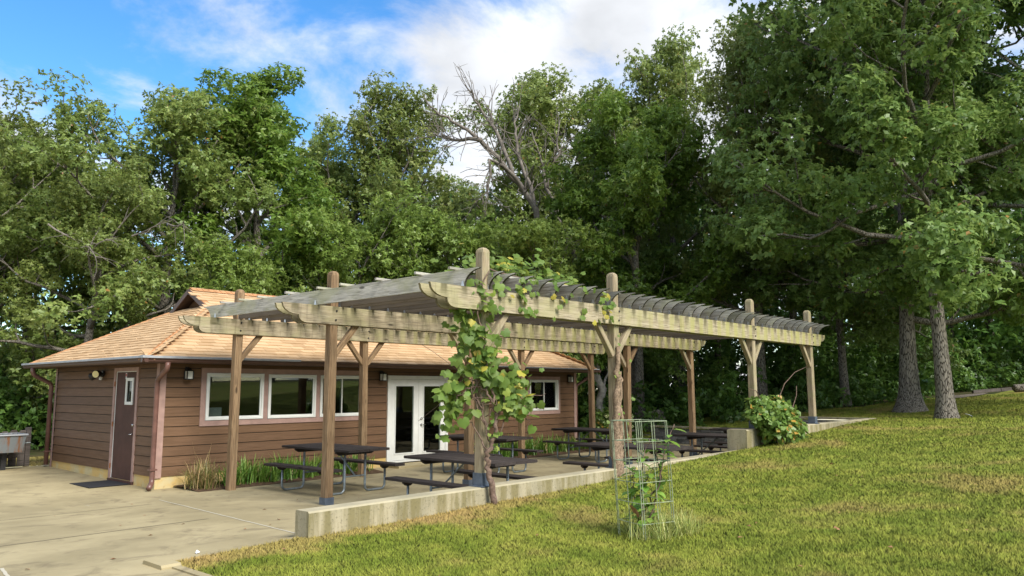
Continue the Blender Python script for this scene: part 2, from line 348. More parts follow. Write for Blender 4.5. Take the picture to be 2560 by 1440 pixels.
def gz(x, y):
    x = np.clip(np.atleast_1d(np.asarray(x, float)), -30, 42); y = np.clip(np.atleast_1d(np.asarray(y, float)), -32, 32)
    p = np.stack([x, y], 1); out = np.empty(len(p))
    for i in range(0, len(p), 20000):
        q = p[i:i+20000]; out[i:i+20000] = _phi(q, CTRL[:, :2]) @ _W[:_n]+_W[_n]+q @ _W[_n+1:]
    return out
def g1(x, y): return float(gz([x], [y])[0])
EDGE_X, WALL_Y = -3.35, -7.74
def in_hole(x, y):
    return ((y > WALL_Y) & (y < 5.9) & (x < 13.3)) | ((y > WALL_Y) & (y < -.6) & (x >= 13.3) & (x < 17.05)) | ((x < EDGE_X) & (y <= WALL_Y) & (y > -28)) 
def np_mesh(name, V, F, mat, tint=None, smooth=False):
    me = bpy.data.meshes.new(name); V = np.asarray(V, np.float32); F = np.asarray(F, np.int32); k = F.shape[1]
    me.vertices.add(len(V)); me.vertices.foreach_set('co', V.ravel()); me.loops.add(F.size); me.loops.foreach_set('vertex_index', F.ravel())
    me.polygons.add(len(F)); me.polygons.foreach_set('loop_start', np.arange(0, F.size, k, dtype=np.int32)); me.polygons.foreach_set('loop_total', np.full(len(F), k, np.int32))
    if smooth: me.polygons.foreach_set('use_smooth', np.ones(len(F), bool))
    me.update(calc_edges=True); me.validate()
    if tint is not None: me.attributes.new('tint', 'FLOAT', 'FACE').data.foreach_set('value', np.asarray(tint, np.float32))
    me.materials.append(MAT[mat]); return me
def sheet(name, xs, ys, keep, mat, dz=0):
    X, Y = np.meshgrid(xs, ys, indexing='ij'); Z = gz(X.ravel(), Y.ravel())+dz; ny = len(ys)
    i, j = np.meshgrid(np.arange(len(xs)-1), np.arange(ny-1), indexing='ij'); i = i.ravel(); j = j.ravel()
    cx = (xs[i]+xs[i+1])/2; cy = (ys[j]+ys[j+1])/2; k = keep(cx, cy); i, j = i[k], j[k]
    F = np.stack([i*ny+j, (i+1)*ny+j, (i+1)*ny+j+1, i*ny+j+1], 1)
    o = link(name, np_mesh(name, np.stack([X.ravel(), Y.ravel(), Z], 1), F, mat, None, True)); return tag(o, kind='structure')
def axis(parts): return np.unique(np.round(np.concatenate(parts), 4))
xs = axis([np.linspace(-900, -40, 12), np.linspace(-40, -16, 16), np.linspace(-16, EDGE_X, 26), np.linspace(EDGE_X, 13.3, 68), np.linspace(13.3, 17.05, 16), np.linspace(17.05, 45, 60), np.linspace(45, 900, 14)])
ys = axis([np.linspace(-900, -40, 12), np.linspace(-40, -28, 8), np.linspace(-28, WALL_Y, 70), np.linspace(WALL_Y, -.6, 24), np.linspace(-.6, 5.9, 16), np.linspace(5.9, 45, 60), np.linspace(45, 900, 14)])
FOREST = lambda x, y: ((y > 9.0) | ((x > 23.5) & (y > -5.5+.0*x)) | ((x > 28) & (y > -9)) | (x > 33))
sheet('lawn', xs, ys, lambda x, y: ~in_hole(x, y) & ~FOREST(x, y), 'lawn_soil')
sheet('ground', xs, ys, lambda x, y: FOREST(x, y), 'forest_floor')

# paved plaza and patio: flat under the pergola, ramping up to the lawn level left of the wall
def pz(x, y):
    s = np.clip((-1.2-y)/6.4, 0, 1); e = np.clip((1.6-x)/2.4, 0, 1)
    return .30*s*e + .08*np.clip(y/6., 0, 1)
def paving(name, x0, x1, y0, y1, nx, ny, mat='concrete'):
    X, Y = np.meshgrid(np.linspace(x0, x1, nx), np.linspace(y0, y1, ny), indexing='ij'); Z = pz(X.ravel(), Y.ravel())
    i, j = np.meshgrid(np.arange(nx-1), np.arange(ny-1), indexing='ij'); i = i.ravel(); j = j.ravel()
    F = np.stack([i*ny+j, (i+1)*ny+j, (i+1)*ny+j+1, i*ny+j+1], 1)
    return tag(link(name, np_mesh(name, np.stack([X.ravel(), Y.ravel(), Z], 1), F, mat, None, True)), kind='structure')
paving('patio', -1.62, 17.05, -7.64, 5.9, 60, 40)
paving('pavement', -18, -1.62, WALL_Y+.1, 5.9, 50, 50)
paving('path', -18, EDGE_X-.0, -28, WALL_Y+.1, 30, 50)
def ribbon(name, pts, wd, mat, dz=.004):
    mb = MB(); n_ = len(pts); vs = []
    for i, p in enumerate(pts):
        a = Vector(pts[min(i+1, n_-1)])-Vector(pts[max(i-1, 0)]); a = Vector((-a.y, a.x)).normalized()*wd/2
        for s in (1, -1):
            q = (p[0]+a.x*s, p[1]+a.y*s); vs.append((q[0], q[1], float(pz(np.array(q[0]), np.array(q[1])))+dz))
    mb.add(vs, [(2*i, 2*i+1, 2*i+3, 2*i+2) for i in range(n_-1)]); o = put(mb, name, mat); return tag(o, kind='structure')
def lerp_pts(a, b_, n_, wob=0): return [(a[0]+(b_[0]-a[0])*t+rnd.uniform(-wob, wob), a[1]+(b_[1]-a[1])*t+rnd.uniform(-wob, wob)) for t in [i/(n_-1) for i in range(n_)]]
ribbon('pavement_joint', lerp_pts((-.62, -1.6), (-1.68, -7.3), 40, .004), .022, 'joint_sealant')
ribbon('pavement_joint_line', lerp_pts((-1.5, -5.0), (-14, -5.0), 60, .006), .022, 'joint_dark')
ribbon('pavement_joint_seam', lerp_pts((-1.0, -2.2), (-14, -1.9), 60, .008), .02, 'joint_dark')
ribbon('pavement_joint_strip', lerp_pts((-4.3, -6.6), (-4.75, -9), 20, .004), .03, 'joint_sealant')
# kerb along the lawn edge with its square end block
kb = MB()
for i in range(10):
    x0 = EDGE_X+.02+i*.145; x1 = x0+.145
    kb.box(x0, x1, WALL_Y-.02, WALL_Y+.14, -.1, float(pz(np.array(x0), np.array(-7.7)))+.02)
kerb = tag(put(kb, 'kerb', 'concrete'), kind='structure')
put(MB().box(EDGE_X-.12, EDGE_X+.06, WALL_Y-.24, WALL_Y+.14, -.1, .335, .02), 'end_block', 'concrete', kerb)
put(MB().box(EDGE_X-.03, EDGE_X+.05, -26, WALL_Y-.25, -.1, .315), 'edging', 'concrete', kerb)
# planting beds and the strip of soil beside the building
def bed(x0, x1, y0, y1):
    mb = MB(); n_ = 14; vs = []
    for i in range(n_+1):
        x = x0+(x1-x0)*i/n_
        for y, z in ((y0+rnd.uniform(-.04, .04), .004), ((y0+y1)/2, .05), (y1, .04)): vs.append((x, y, z))
    mb.add(vs, [(i*3+k, (i+1)*3+k, (i+1)*3+k+1, i*3+k+1) for i in range(n_) for k in (0, 1)]); return tag(put(mb, 'planting_bed', 'soil'), kind='structure')
bed(.35, 4.75, -1.0, -.02); bed(8.1, 13.25, -1.15, -.02)

# ------------------------------------------------------------------ building
BL, BW = 13.18, 5.46
house = empty('lodge_building', (BL/2, BW/2, 0), 'low brown lap-sided building with tan shingled hip roof and white windows', 'building')
def wall_panels(mb, span, zr, holes, mk):
    """rectangles of a wall left over around holes (x0,x1,z0,z1)"""
    cuts = sorted({span[0], span[1], *[h[0] for h in holes], *[h[1] for h in holes]})
    for a, b_ in zip(cuts, cuts[1:]):
        zz = [zr[0]]
        for h in sorted(holes, key=lambda h: h[2]):
            if h[0] <= a+1e-6 and h[1] >= b_-1e-6: zz += [h[2], h[3]]
        zz.append(zr[1])
        for i in range(0, len(zz), 2):
            if zz[i+1]-zz[i] > .005: mk(mb, a, b_, zz[i], zz[i+1])
WIN = [(.915, 2.18, 1.25, 2.19), (2.295, 3.485, 1.245, 2.18), (3.60, 4.79, 1.24, 2.175)]
WIN4 = (10.90, 12.26, 1.21, 2.125); FD = (5.54, 7.57, .11, 2.19); SD = (.99, 2.0, .07, 2.235)
fh = [(w_[0]+.01, w_[1]-.01, w_[2]+.01, w_[3]-.01) for w_ in WIN+[WIN4]]+[(FD[0]+.01, FD[1]-.01, FD[2], FD[3]-.01)]
mb = MB(); wall_panels(mb, (0, BL), (.1, 2.42), fh, lambda q, a, b_, c_, d: q.box(a, b_, .0, .14, c_, d))
wl = put(mb, 'wall', 'interior', house)
mb = MB(); wall_panels(mb, (.141, BW), (.1, 2.42), [SD], lambda q, a, b_, c_, d: q.box(0, .14, a, b_, c_, d)); wl2 = put(mb, 'wall', 'interior', house)
mb = MB().box(BL-.14, BL, .141, BW, .1, 2.42); mb.box(.141, BL-.141, BW-.14, BW-.001, .1, 2.42); wl3 = put(mb, 'wall', 'siding', house)
put(MB().box(.142, BL-.142, .142, BW-.142, .02, .095), 'floor', 'interior', house); put(MB().box(.142, BL-.142, .142, BW-.142, 2.36, 2.41), 'ceiling', 'interior', house)
fmb = MB(); wall_panels(fmb, (-.005, BL+.005), (-.25, .235), [(FD[0]+.03, FD[1]-.03, .03, .3)], lambda q, a, b_, c_, d: q.box(a, b_, -.006, .13, c_, d))
put(fmb, 'foundation', 'foundation', house); put(MB().box(-.006, .13, .131, BW, -.25, .235), 'foundation', 'foundation', house)
put(MB().box(FD[0]-.1, FD[1]+.5, -.62, -.007, -.1, .055, .01), 'door_step', 'concrete', house)
# lap siding, every board a piece
def lap(mbx, a, b_, z0, z1, side):
    t0, t1 = .027, .012
    if side == 'f': mbx.prism([(-t0, z0), (-.001, z0), (-.001, z1), (-t1, z1)], a, b_)
    else: mbx.add([(-t0, a, z0), (-.001, a, z0), (-.001, a, z1), (-t1, a, z1), (-t0, b_, z0), (-.001, b_, z0), (-.001, b_, z1), (-t1, b_, z1)], [(0, 1, 2, 3), (7, 6, 5, 4), (0, 4, 5, 1), (1, 5, 6, 2), (2, 6, 7, 3), (3, 7, 4, 0)])
Z0, EX = .226, .187
SUR = (.805, 4.9, 1.14, 2.29); SUR4 = (10.80, 12.36, 1.10, 2.22); SDT = (.905, 2.085, .0, 2.31)
def boards(side, span, blocks, parent):
    for k in range(12):
        z0 = Z0+k*EX; z1 = min(z0+EX-.013, 2.40)  # gap bares the dark wall, standing in for the shadow under each lap
        if z1-z0 < .03: continue
        cuts = sorted({span[0], span[1], *[h[0] for h in blocks], *[h[1] for h in blocks]})
        segs = []
        for a, b_ in zip(cuts, cuts[1:]):
            lo, hi = z0, z1
            for h in blocks:
                if h[0] <= a+1e-6 and h[1] >= b_-1e-6 and h[2] < hi and h[3] > lo:
                    if h[2] <= lo+.012 and h[3] >= hi-.012: lo = hi
                    elif h[3] < hi-.012 and h[2] <= lo: lo = h[3]
                    else: hi = h[2]
            if hi-lo > .015: segs.append([a, b_, lo, hi])
        out = []
        for s_ in segs:
            if out and abs(out[-1][1]-s_[0]) < 1e-6 and out[-1][2:] == s_[2:]: out[-1][1] = s_[1]
            else: out.append(s_)
        for a, b_, lo, hi in out:
            if side == 'f':
                mm = T((a+b_)/2, 0, (lo+hi)/2); q = MB(); lap(q, a-(a+b_)/2, (b_-a)/2, lo-(lo+hi)/2, (hi-lo)/2, 'f')
            else:
                mm = T(0, (a+b_)/2, (lo+hi)/2) @ Matrix.Rotation(-math.pi/2, 4, 'Z'); q = MB(); lap(q, -(b_-a)/2, (b_-a)/2, lo-(lo+hi)/2, (hi-lo)/2, 'f')
            put(q, 'siding_board', 'siding', parent, mm)
boards('f', (.10, BL-.10), [SUR, SUR4, (FD[0]-.0, FD[1]+.0, 0, FD[3])], wl)
boards('l', (.10, BW-.10), [SDT], wl2)
# corner boards
put(MB().box(-.030, .10, -.034, -.0285, .20, 2.36), 'corner_board', 'trim_paint', house); put(MB().box(-.034, -.0285, -.0284, .09, .20, 2.36), 'corner_board', 'trim_paint', house)
put(MB().box(-.034, -.0285, BW-.09, BW+.02, .05, 2.36), 'corner_board', 'trim_paint', house); put(MB().box(BL-.10, BL+.03, -.034, -.0285, .20, 2.36), 'corner_board', 'trim_paint', house)
# window surrounds
def surround(x0, x1, z0, z1, holes, name='window_trim'):
    q = MB(); wall_panels(q, (x0, x1), (z0, z1), [(h[0]-.004, h[1]+.004, h[2]-.004, h[3]+.004) for h in holes], lambda q_, a, b_, c_, d: q_.box(a, b_, -.036, .0, c_, d)); return put(q, name, 'trim_paint', house)
surround(*SUR, WIN); surround(*SUR4, [WIN4])
def window(x0, x1, z0, z1, slider):
    q = MB(); t = .045
    for a, b_, c_, d in ((x0, x0+t, z0, z1), (x1-t, x1, z0, z1), (x0+t, x1-t, z0, z0+t), (x0+t, x1-t, z1-t, z1)): q.box(a, b_, -.052, .06, c_, d, .006)
    w_ = put(q, 'window', 'white_vinyl', house)
    i0, i1, j0, j1 = x0+t, x1-t, z0+t, z1-t; s = .03
    panes = [(i0, i1)] if not slider else [(i0, (i0+i1)/2+.02), ((i0+i1)/2-.02, i1)]
    for k, (a, b_) in enumerate(panes):
        y0 = -.03+.03*k; q = MB()
        for u0, u1, v0, v1 in ((a, a+s, j0, j1), (b_-s, b_, j0, j1), (a+s, b_-s, j0, j0+s), (a+s, b_-s, j1-s, j1)): q.box(u0+.001, u1-.001, y0, y0+.026, v0+.001, v1-.001)
        put(q, 'sash', 'white_vinyl', w_); put(MB().box(a+s-.003, b_-s+.003, y0+.010, y0+.014, j0+s-.003, j1-s+.003), 'pane', 'glass_pane', w_)
    return w_
for w_ in WIN[:1]: window(*w_, False)
window(*WIN[1], False); window(*WIN[2], True); window(*WIN4, True)
put(MB().box(1.02, 1.30, .05, .052, 1.30, 1.50), 'notice_sheet', 'paper', house)
# french door
fd = put(MB().box(FD[0], FD[0]+.09, -.05, .09, FD[2], FD[3]).box(FD[1]-.09, FD[1], -.05, .09, FD[2], FD[3]).box(FD[0]+.09, FD[1]-.09, -.05, .09, FD[3]-.09, FD[3]).box(FD[0]+.09, FD[1]-.09, -.06, .09, FD[2]-.03, FD[2]+.012), 'double_door', 'white_vinyl', house)
mid = (FD[0]+FD[1])/2
for k, (a, b_) in enumerate(((FD[0]+.093, mid-.003), (mid+.003, FD[1]-.093))):
    gx0, gx1, gz0, gz1 = a+.17, b_-.17, .30, 1.93; z0, z1 = FD[2]+.02, FD[3]-.095
    q = MB()
    for u in ((a, gx0, z0, z1), (gx1, b_, z0, z1), (gx0, gx1, z0, gz0), (gx0, gx1, gz1, z1)): q.box(u[0], u[1], -.03, .015, u[2], u[3])
    lf = put(q, 'door_leaf', 'white_vinyl', fd); q = MB(); s = .03
    for u in ((gx0-s, gx0, gz0-s, gz1+s), (gx1, gx1+s, gz0-s, gz1+s), (gx0, gx1, gz0-s, gz0), (gx0, gx1, gz1, gz1+s)): q.box(u[0], u[1], -.042, -.0302, u[2], u[3])
    put(q, 'glass_bead', 'white_vinyl', fd); put(MB().box(gx0-.002, gx1+.002, -.012, -.006, gz0-.002, gz1+.002), 'pane', 'glass_pane', fd)
hx = mid+.085
put(MB().tube([(hx, -.031, .97), (hx, -.045, .97)], .033, 14).tube([(hx, -.045, .97), (hx, -.08, .97), (hx+.02, -.09, .968), (hx+.13, -.085, .965)], [.012, .012, .012, .009], 8), 'door_handle', 'chrome', fd, None, True)
put(MB().tube([(hx, -.031, 1.12), (hx, -.055, 1.12)], .03, 14), 'deadbolt', 'chrome', fd, None, True)
# side door in the end wall
q = MB()
for u in ((SDT[0], SD[0], .05, SDT[3]), (SD[1], SDT[1], .05, SDT[3]), (SD[0], SD[1], SD[3], SDT[3])): q.box(-.036, .06, u[0], u[1], u[2], u[3])
sdoor = put(q, 'side_door', 'trim_paint', house)
wz = (1.60, 2.06); wy = (1.16, 1.46)
q = MB(); a, b_, z0, z1 = SD[0]+.012, SD[1]-.03, SD[2]+.01, SD[3]-.015
for u in ((a, wy[0], z0, z1), (wy[1], b_, z0, z1), (wy[0], wy[1], z0, wz[0]), (wy[0], wy[1], wz[1], z1)): q.box(-.012, .03, u[0], u[1], u[2], u[3])
dl = put(q, 'door_leaf', 'door_brown', sdoor)
put(MB().box(-.016, .03, b_+.002, SD[1]-.001, z0, z1+.012).box(-.014, .03, a, b_, z1+.002, SD[3]-.001), 'weatherstrip', 'white_vinyl', sdoor)
q = MB()
for u in ((wy[0]-.03, wy[0]+.03, wz[0]-.04, wz[1]+.04), (wy[1]-.03, wy[1]+.03, wz[0]-.04, wz[1]+.04), (wy[0]+.03, wy[1]-.03, wz[0]-.04, wz[0]+.02), (wy[0]+.03, wy[1]-.03, wz[1]-.02, wz[1]+.04)): q.box(-.032, -.0125, u[0], u[1], u[2], u[3])
put(q, 'vision_frame', 'white_vinyl', sdoor); put(MB().box(.0, .005, wy[0], wy[1], wz[0], wz[1]), 'pane', 'glass_pane', sdoor)
put(MB().tube([(-.013, a+.07, .98), (-.045, a+.07, .98), (-.055, a+.09, .98), (-.05, a+.19, .965)], [.014, .012, .012, .008], 8), 'door_handle', 'chrome', sdoor, None, True)
put(MB().tube([(-.013, a+.06, 1.16), (-.04, a+.06, 1.16)], .028, 12), 'deadbolt', 'chrome', sdoor, None, True)
for z in (.32, 1.16, 1.98): put(MB().tube([(-.04, SD[1]+.004, z-.05), (-.04, SD[1]+.004, z+.05)], .013, 8), 'hinge', 'rust', sdoor)
put(MB().box(-.0135, -.0122, 1.5, 1.56, 2.075, 2.2), 'notice', 'paper', sdoor); put(MB().box(-.0148, -.0137, 1.51, 1.55, 2.13, 2.185), 'notice_print', 'red_print', sdoor)
put(MB().box(-.05, .0, SDT[0], SDT[1], .0, .068), 'threshold', 'door_brown', sdoor)

# roof
EZ, SL = 2.452, .545; X0, X1, Y0, Y1 = -.5, BL+.5, -.5, BW+.5; YR = BW/2; HR = YR-Y0; ZR = EZ+SL*HR
GX = 2.3; GZ = EZ+SL*GX; GL, GR = X0+GX, X1-GX
roof = MB()
v_ = [(X0, Y0, EZ), (X1, Y0, EZ), (X1, Y1, EZ), (X0, Y1, EZ), (GL, Y0+GX, GZ), (GR, Y0+GX, GZ), (GR, Y1-GX, GZ), (GL, Y1-GX, GZ), (GL, YR, ZR), (GR, YR, ZR)]
roof.add(v_+[(x, y, z-.06) for x, y, z in v_[:4]], [(0, 1, 5, 9, 8, 4), (2, 3, 7, 8, 9, 6), (3, 0, 4, 7), (1, 2, 6, 5), (11, 10, 13, 12), (0, 10, 11, 1), (1, 11, 12, 2), (2, 12, 13, 3), (3, 13, 10, 0)])
rf = put(roof, 'roof', 'shingle_cap', house)
for gx, sgn in ((GL, 1), (GR, -1)):
    gw = MB(); xx = gx+sgn*.26
    hb = (ZR-GZ)/SL
    for z0, z1 in ((GZ-.1, GZ+.13), (GZ+.131, GZ+.31), (GZ+.311, ZR-.06)):
        h0, h1 = min(hb, (ZR-z0)/SL-.03), max(0, (ZR-z1)/SL-.03); t0 = xx-sgn*.02
        gw.add([(t0, YR-h0, z0), (t0, YR+h0, z0), (xx, YR+h1, z1), (xx, YR-h1, z1), (xx+sgn*.05, YR-h0, z0), (xx+sgn*.05, YR+h0, z0), (xx+sgn*.05, YR+h1, z1), (xx+sgn*.05, YR-h1, z1)], [(0, 1, 2, 3), (4, 5, 6, 7), (0, 1, 5, 4), (3, 2, 6, 7)])
    put(gw, 'gable_siding', 'siding', rf)
    for s in (-1, 1):   # rake boards and soffit of the little gable
        mm, ln = frame((gx-sgn*.03, YR, ZR-.055), (gx-sgn*.03, YR+s*(hb+.06), GZ-.055-SL*.06), (sgn, 0, 0))
        put(MB().box(0, ln, -.055, .055, -.012, .012), 'rake_board', 'gutter_brown', rf, mm)
        mm, ln = frame((gx+sgn*.12, YR, ZR-.1), (gx+sgn*.12, YR+s*hb, GZ-.1), (sgn, 0, 0))
        put(MB().box(0, ln, -.004, .004, -.13, .11), 'gable_soffit', 'soffit', rf, mm)
sh = MB().add([(-.151, 0, 0), (.151, 0, 0), (.151, .19, -.002), (-.151, .19, -.002), (-.151, 0, .020), (.151, 0, .020), (.151, .19, .004), (-.151, .19, .004)], [(0, 3, 2, 1), (4, 5, 6, 7), (0, 1, 5, 4), (1, 2, 6, 5), (2, 3, 7, 6), (3, 0, 4, 7)])
shm = [sh.mesh('shingle', 'shingle')]
cl = math.sqrt(1+SL*SL); expo = .143; allsh = []
def inside_front(x, y): t = min(x-X0, X1-x, 99); return y <= YR-.02 and ((y-Y0) <= t or (GL-.02 <= x <= GR+.02))
def lay(kind):
    for r_ in range(60):
        run = r_*expo/cl
        if kind in 'fb':
            if run > HR-.06: break
            xx = X0+.02+((r_*.37) % 1)*.305
            while xx < X1+.1:
                y = Y0+run; xc = min(max(xx, X0+.15), X1-.15)
                if inside_front(xc, y+.02):
                    j = rnd.uniform(-.012, .012)
                    mm = T(xc, y+j, EZ+SL*(run+j)+rnd.uniform(0, .004)) if kind == 'f' else T(xc, Y1-run-j, EZ+SL*(run+j))
                    mm = mm @ (Matrix.Rotation(0, 4, 'Z') if kind == 'f' else Matrix.Rotation(math.pi, 4, 'Z')) @ Matrix.Rotation(math.atan(SL), 4, 'X')
                    allsh.append(mm)
                xx += .305
        else:
            if run > GX-.03: break
            yy = Y0+.02+((r_*.41) % 1)*.305
            while yy < Y1+.1:
                yc = min(max(yy, Y0+.15), Y1-.15)
                if min(yc-Y0, Y1-yc) >= run:
                    j = rnd.uniform(-.012, .012)
                    if kind == 'l': mm = T(X0+run+j, yc, EZ+SL*(run+j)+rnd.uniform(0, .004)) @ Matrix.Rotation(-math.pi/2, 4, 'Z')
                    else: mm = T(X1-run-j, yc, EZ+SL*(run+j)) @ Matrix.Rotation(math.pi/2, 4, 'Z')
                    allsh.append(mm @ Matrix.Rotation(math.atan(SL), 4, 'X'))
                yy += .305
for k in 'flr': lay(k)
def facing(mm):
    p = mm.translation; d = (p-CAM); n_ = mm.to_3x3() @ Vector((0, 0, 1)); return -(n_.dot(d.normalized()))/d.length_squared
allsh.sort(key=lambda q: -facing(q))
for mm in allsh[:300]: link('shingle', shm[0], rf, mm)
rest = MB()
for mm in allsh[300:]: rest.add([mm @ Vector(p) for p in sh.v], sh.f)
tag(put(rest, 'shingle_courses', 'shingle', rf), kind='stuff')
cap = MB().add([(-.15, 0, -.055), (0, 0, .022), (.15, 0, -.055), (-.15, .2, -.068), (0, .2, .008), (.15, .2, -.068), (-.15, 0, -.075), (0, 0, .002), (.15, 0, -.075)], [(0, 1, 4, 3), (1, 2, 5, 4), (6, 7, 1, 0), (7, 8, 2, 1)])
capm = cap.mesh('cap_shingle', 'shingle_cap')
def caps(p0, p1, flat=.0):
    mm, ln = frame(p0, p1); base = mm @ Matrix.Rotation(-math.pi/2, 4, 'Z'); k = int(ln/.143)
    for i in range(k): link('cap_shingle', capm, rf, base @ T(0, i*ln/k, .012+rnd.uniform(0, .004)) @ Matrix.Rotation(rnd.uniform(-.02, .02), 4, 'Z'))
caps((X0, Y0, EZ), (GL, Y0+GX, GZ)); caps((X1, Y0, EZ), (GR, Y0+GX, GZ)); caps((GL, YR, ZR), (GR, YR, ZR)); caps((X0, Y1, EZ), (GL, Y1-GX, GZ))
# eaves: soffit, gutters, guards, downspouts
put(MB().box(X0+.01, X1-.01, Y0+.01, -.036, 2.362, 2.374).box(X0+.01, -.037, -.0355, Y1-.01, 2.362, 2.374).box(BL+.037, X1-.01, -.0355, Y1-.01, 2.362, 2.374), 'soffit', 'soffit', rf)
gp = [(0, 2.36), (-.055, 2.36), (-.075, 2.385), (-.078, 2.415), (-.105, 2.432), (-.105, 2.452), (-.095, 2.452), (-.06, 2.43), (0, 2.43)]
put(MB().prism([(Y0+p[0], p[1]) for p in gp], X0-.1, X1+.1), 'gutter', 'gutter_brown', rf)
q = MB().prism([(X0+p[0], p[1]) for p in gp][::-1], Y0-.098, Y1+.1, 'y'); put(q, 'gutter', 'gutter_brown', rf)
put(MB().prism([(X1-p[0], p[1]) for p in gp], Y0-.098, Y1+.1, 'y'), 'gutter', 'gutter_brown', rf)
def ramp(a, b_, wdt): return [(a, 2.462), (a-wdt, 2.455), (a-wdt, 2.449), (a, 2.452)]
put(MB().prism([(Y0+.02, 2.485), (Y0-.09, 2.482), (Y0-.112, 2.476), (Y0-.112, 2.440), (Y0-.1065, 2.440), (Y0-.1065, 2.4525), (Y0+.02, 2.47)], X0-.11, 2.7), 'gutter_guard', 'flashing', rf)
put(MB().prism([(Y0+.02, 2.482), (Y0-.09, 2.472), (Y0-.111, 2.468), (Y0-.111, 2.448), (Y0-.1065, 2.448), (Y0-.1065, 2.4525), (Y0+.02, 2.47)], 8.9, X1), 'gutter_guard', 'flashing', rf)
put(MB().prism([(X0+.02, 2.4855), (X0-.09, 2.4825), (X0-.1125, 2.4765), (X0-.1125, 2.4405), (X0-.1065, 2.4405), (X0-.1065, 2.453), (X0+.02, 2.4705)][::-1], Y0-.1125, Y1+.1, 'y'), 'gutter_guard', 'flashing', rf)
def spout(pts, name='downspout'):
    q = MB(); pts = [Vector(p) for p in pts]; q.tube(pts, .052, 4); o = put(q, name, 'downspout_brown', house)
    return o
def spout_round(pts, r_=.048):
    out = [Vector(pts[0])]
    for a, b_, c_ in zip(pts, pts[1:], pts[2:]):
        a, b_, c_ = Vector(a), Vector(b_), Vector(c_); d0 = (a-b_).normalized(); d1 = (c_-b_).normalized(); k = min(.07, (a-b_).length*.4, (c_-b_).length*.4)
        out += [b_+d0*k, b_+d0*k*.3+d1*k*.3, b_+d1*k]
    out.append(Vector(pts[-1])); return put(MB().tube(out, r_, 10), 'downspout', 'downspout_brown', house, None, True)
s1 = spout_round([(-.12, Y0-.04, 2.37), (-.12, Y0-.04, 2.25), (-.10, -.11, 2.05), (-.10, -.10, .32), (-.10, -.11, .12), (-.22, -.26, .055)])
put(MB().box(-.165, -.035, -.165, -.035, .36, .39), 'strap', 'downspout_brown', s1)
s2 = spout_round([(X0-.04, BW-.02, 2.37), (X0-.04, BW-.02, 2.22), (-.11, BW+.03, 2.0), (-.11, BW+.03, .12)])
put(MB().box(-.17, -.05, BW-.03, BW+.09, .42, .45), 'strap', 'downspout_brown', s2)
spout_round([(X1+.04, -.2, 2.37), (X1+.04, -.2, 2.25), (BL+.09, .03, 1.95), (BL+.09, .03, .1)])

def lantern(x, label):
    o = empty('wall_lantern', (x, -.03, 2.15), label, 'lantern', 'lanterns on the front wall')
    put(MB().box(x-.04, x+.04, -.045, -.028, 2.16, 2.30).tube([(x, -.045, 2.27), (x, -.10, 2.29), (x, -.12, 2.26)], .01, 6), 'bracket', 'black_metal', o)
    put(MB().add([(x-.075, -.195, 2.22), (x+.075, -.195, 2.22), (x+.075, -.045, 2.22), (x-.075, -.045, 2.22), (x, -.12, 2.28)], [(3, 2, 1, 0), (0, 1, 4), (1, 2, 4), (2, 3, 4), (3, 0, 4)]), 'cap', 'black_metal', o)
    q = MB()
    for a in (-.06, .06):
        for b_ in (-.18, -.06): q.box(x+a-.007, x+a+.007, b_-.007, b_+.007, 2.07, 2.219)
    q.box(x-.067, x+.067, -.187, -.053, 2.055, 2.07); put(q, 'cage', 'black_metal', o)
    put(MB().box(x-.052, x+.052, -.172, -.068, 2.071, 2.218), 'glass', 'lamp_glass', o); return o
lantern(.50, 'small black and white lantern between the corner and the first window')
lantern(5.33, 'small black and white lantern beside the white double door')
lantern(12.80, 'small lantern on the far end of the brown wall past the last window')
fl = empty('flood_light', (-.03, 2.62, 2.2), 'black twin-head flood light with yellow lens on the shaded end wall', 'flood light')
put(MB().tube([(-.03, 2.66, 2.2), (-.06, 2.66, 2.2)], .07, 16), 'base', 'black_metal', fl)
for s, (dx, dy, dz) in ((0, (-.16, -.12, -.02)), (1, (-.10, .22, -.10))):
    a = Vector((-.06, 2.66, 2.2)); e = Vector((-.15, 2.66+(-.05 if s == 0 else .12), 2.2-(.0 if s == 0 else .03))); d = Vector(((-.75, -.55, -.12) if s == 0 else (-.5, .75, -.35))).normalized()
    h = put(MB().tube([a, e], .016, 8).tube([e-d*.06, e-d*.03, e+d*.06, e+d*.1], [.035, .06, .075, .085], 14), 'lamp_head', 'black_metal', fl, None, True)
    put(MB().tube([e+d*.094, e+d*.104], .072, 16), 'lens', 'flood_lens', h)
put(MB().tube([(-.09, 2.62, 2.13), (-.10, 2.62, 2.07)], [.03, .035], 10), 'motion_sensor', 'white_vinyl', fl)
mt = put(MB().box(-.80, -.06, .95, 1.95, 0, .014, .004), 'door_mat', 'rubber'); mt.location.z = float(pz(np.array(-.6), np.array(1.4)))+.003
tag(mt, 'black rubber mat on the concrete outside the side door', 'mat')

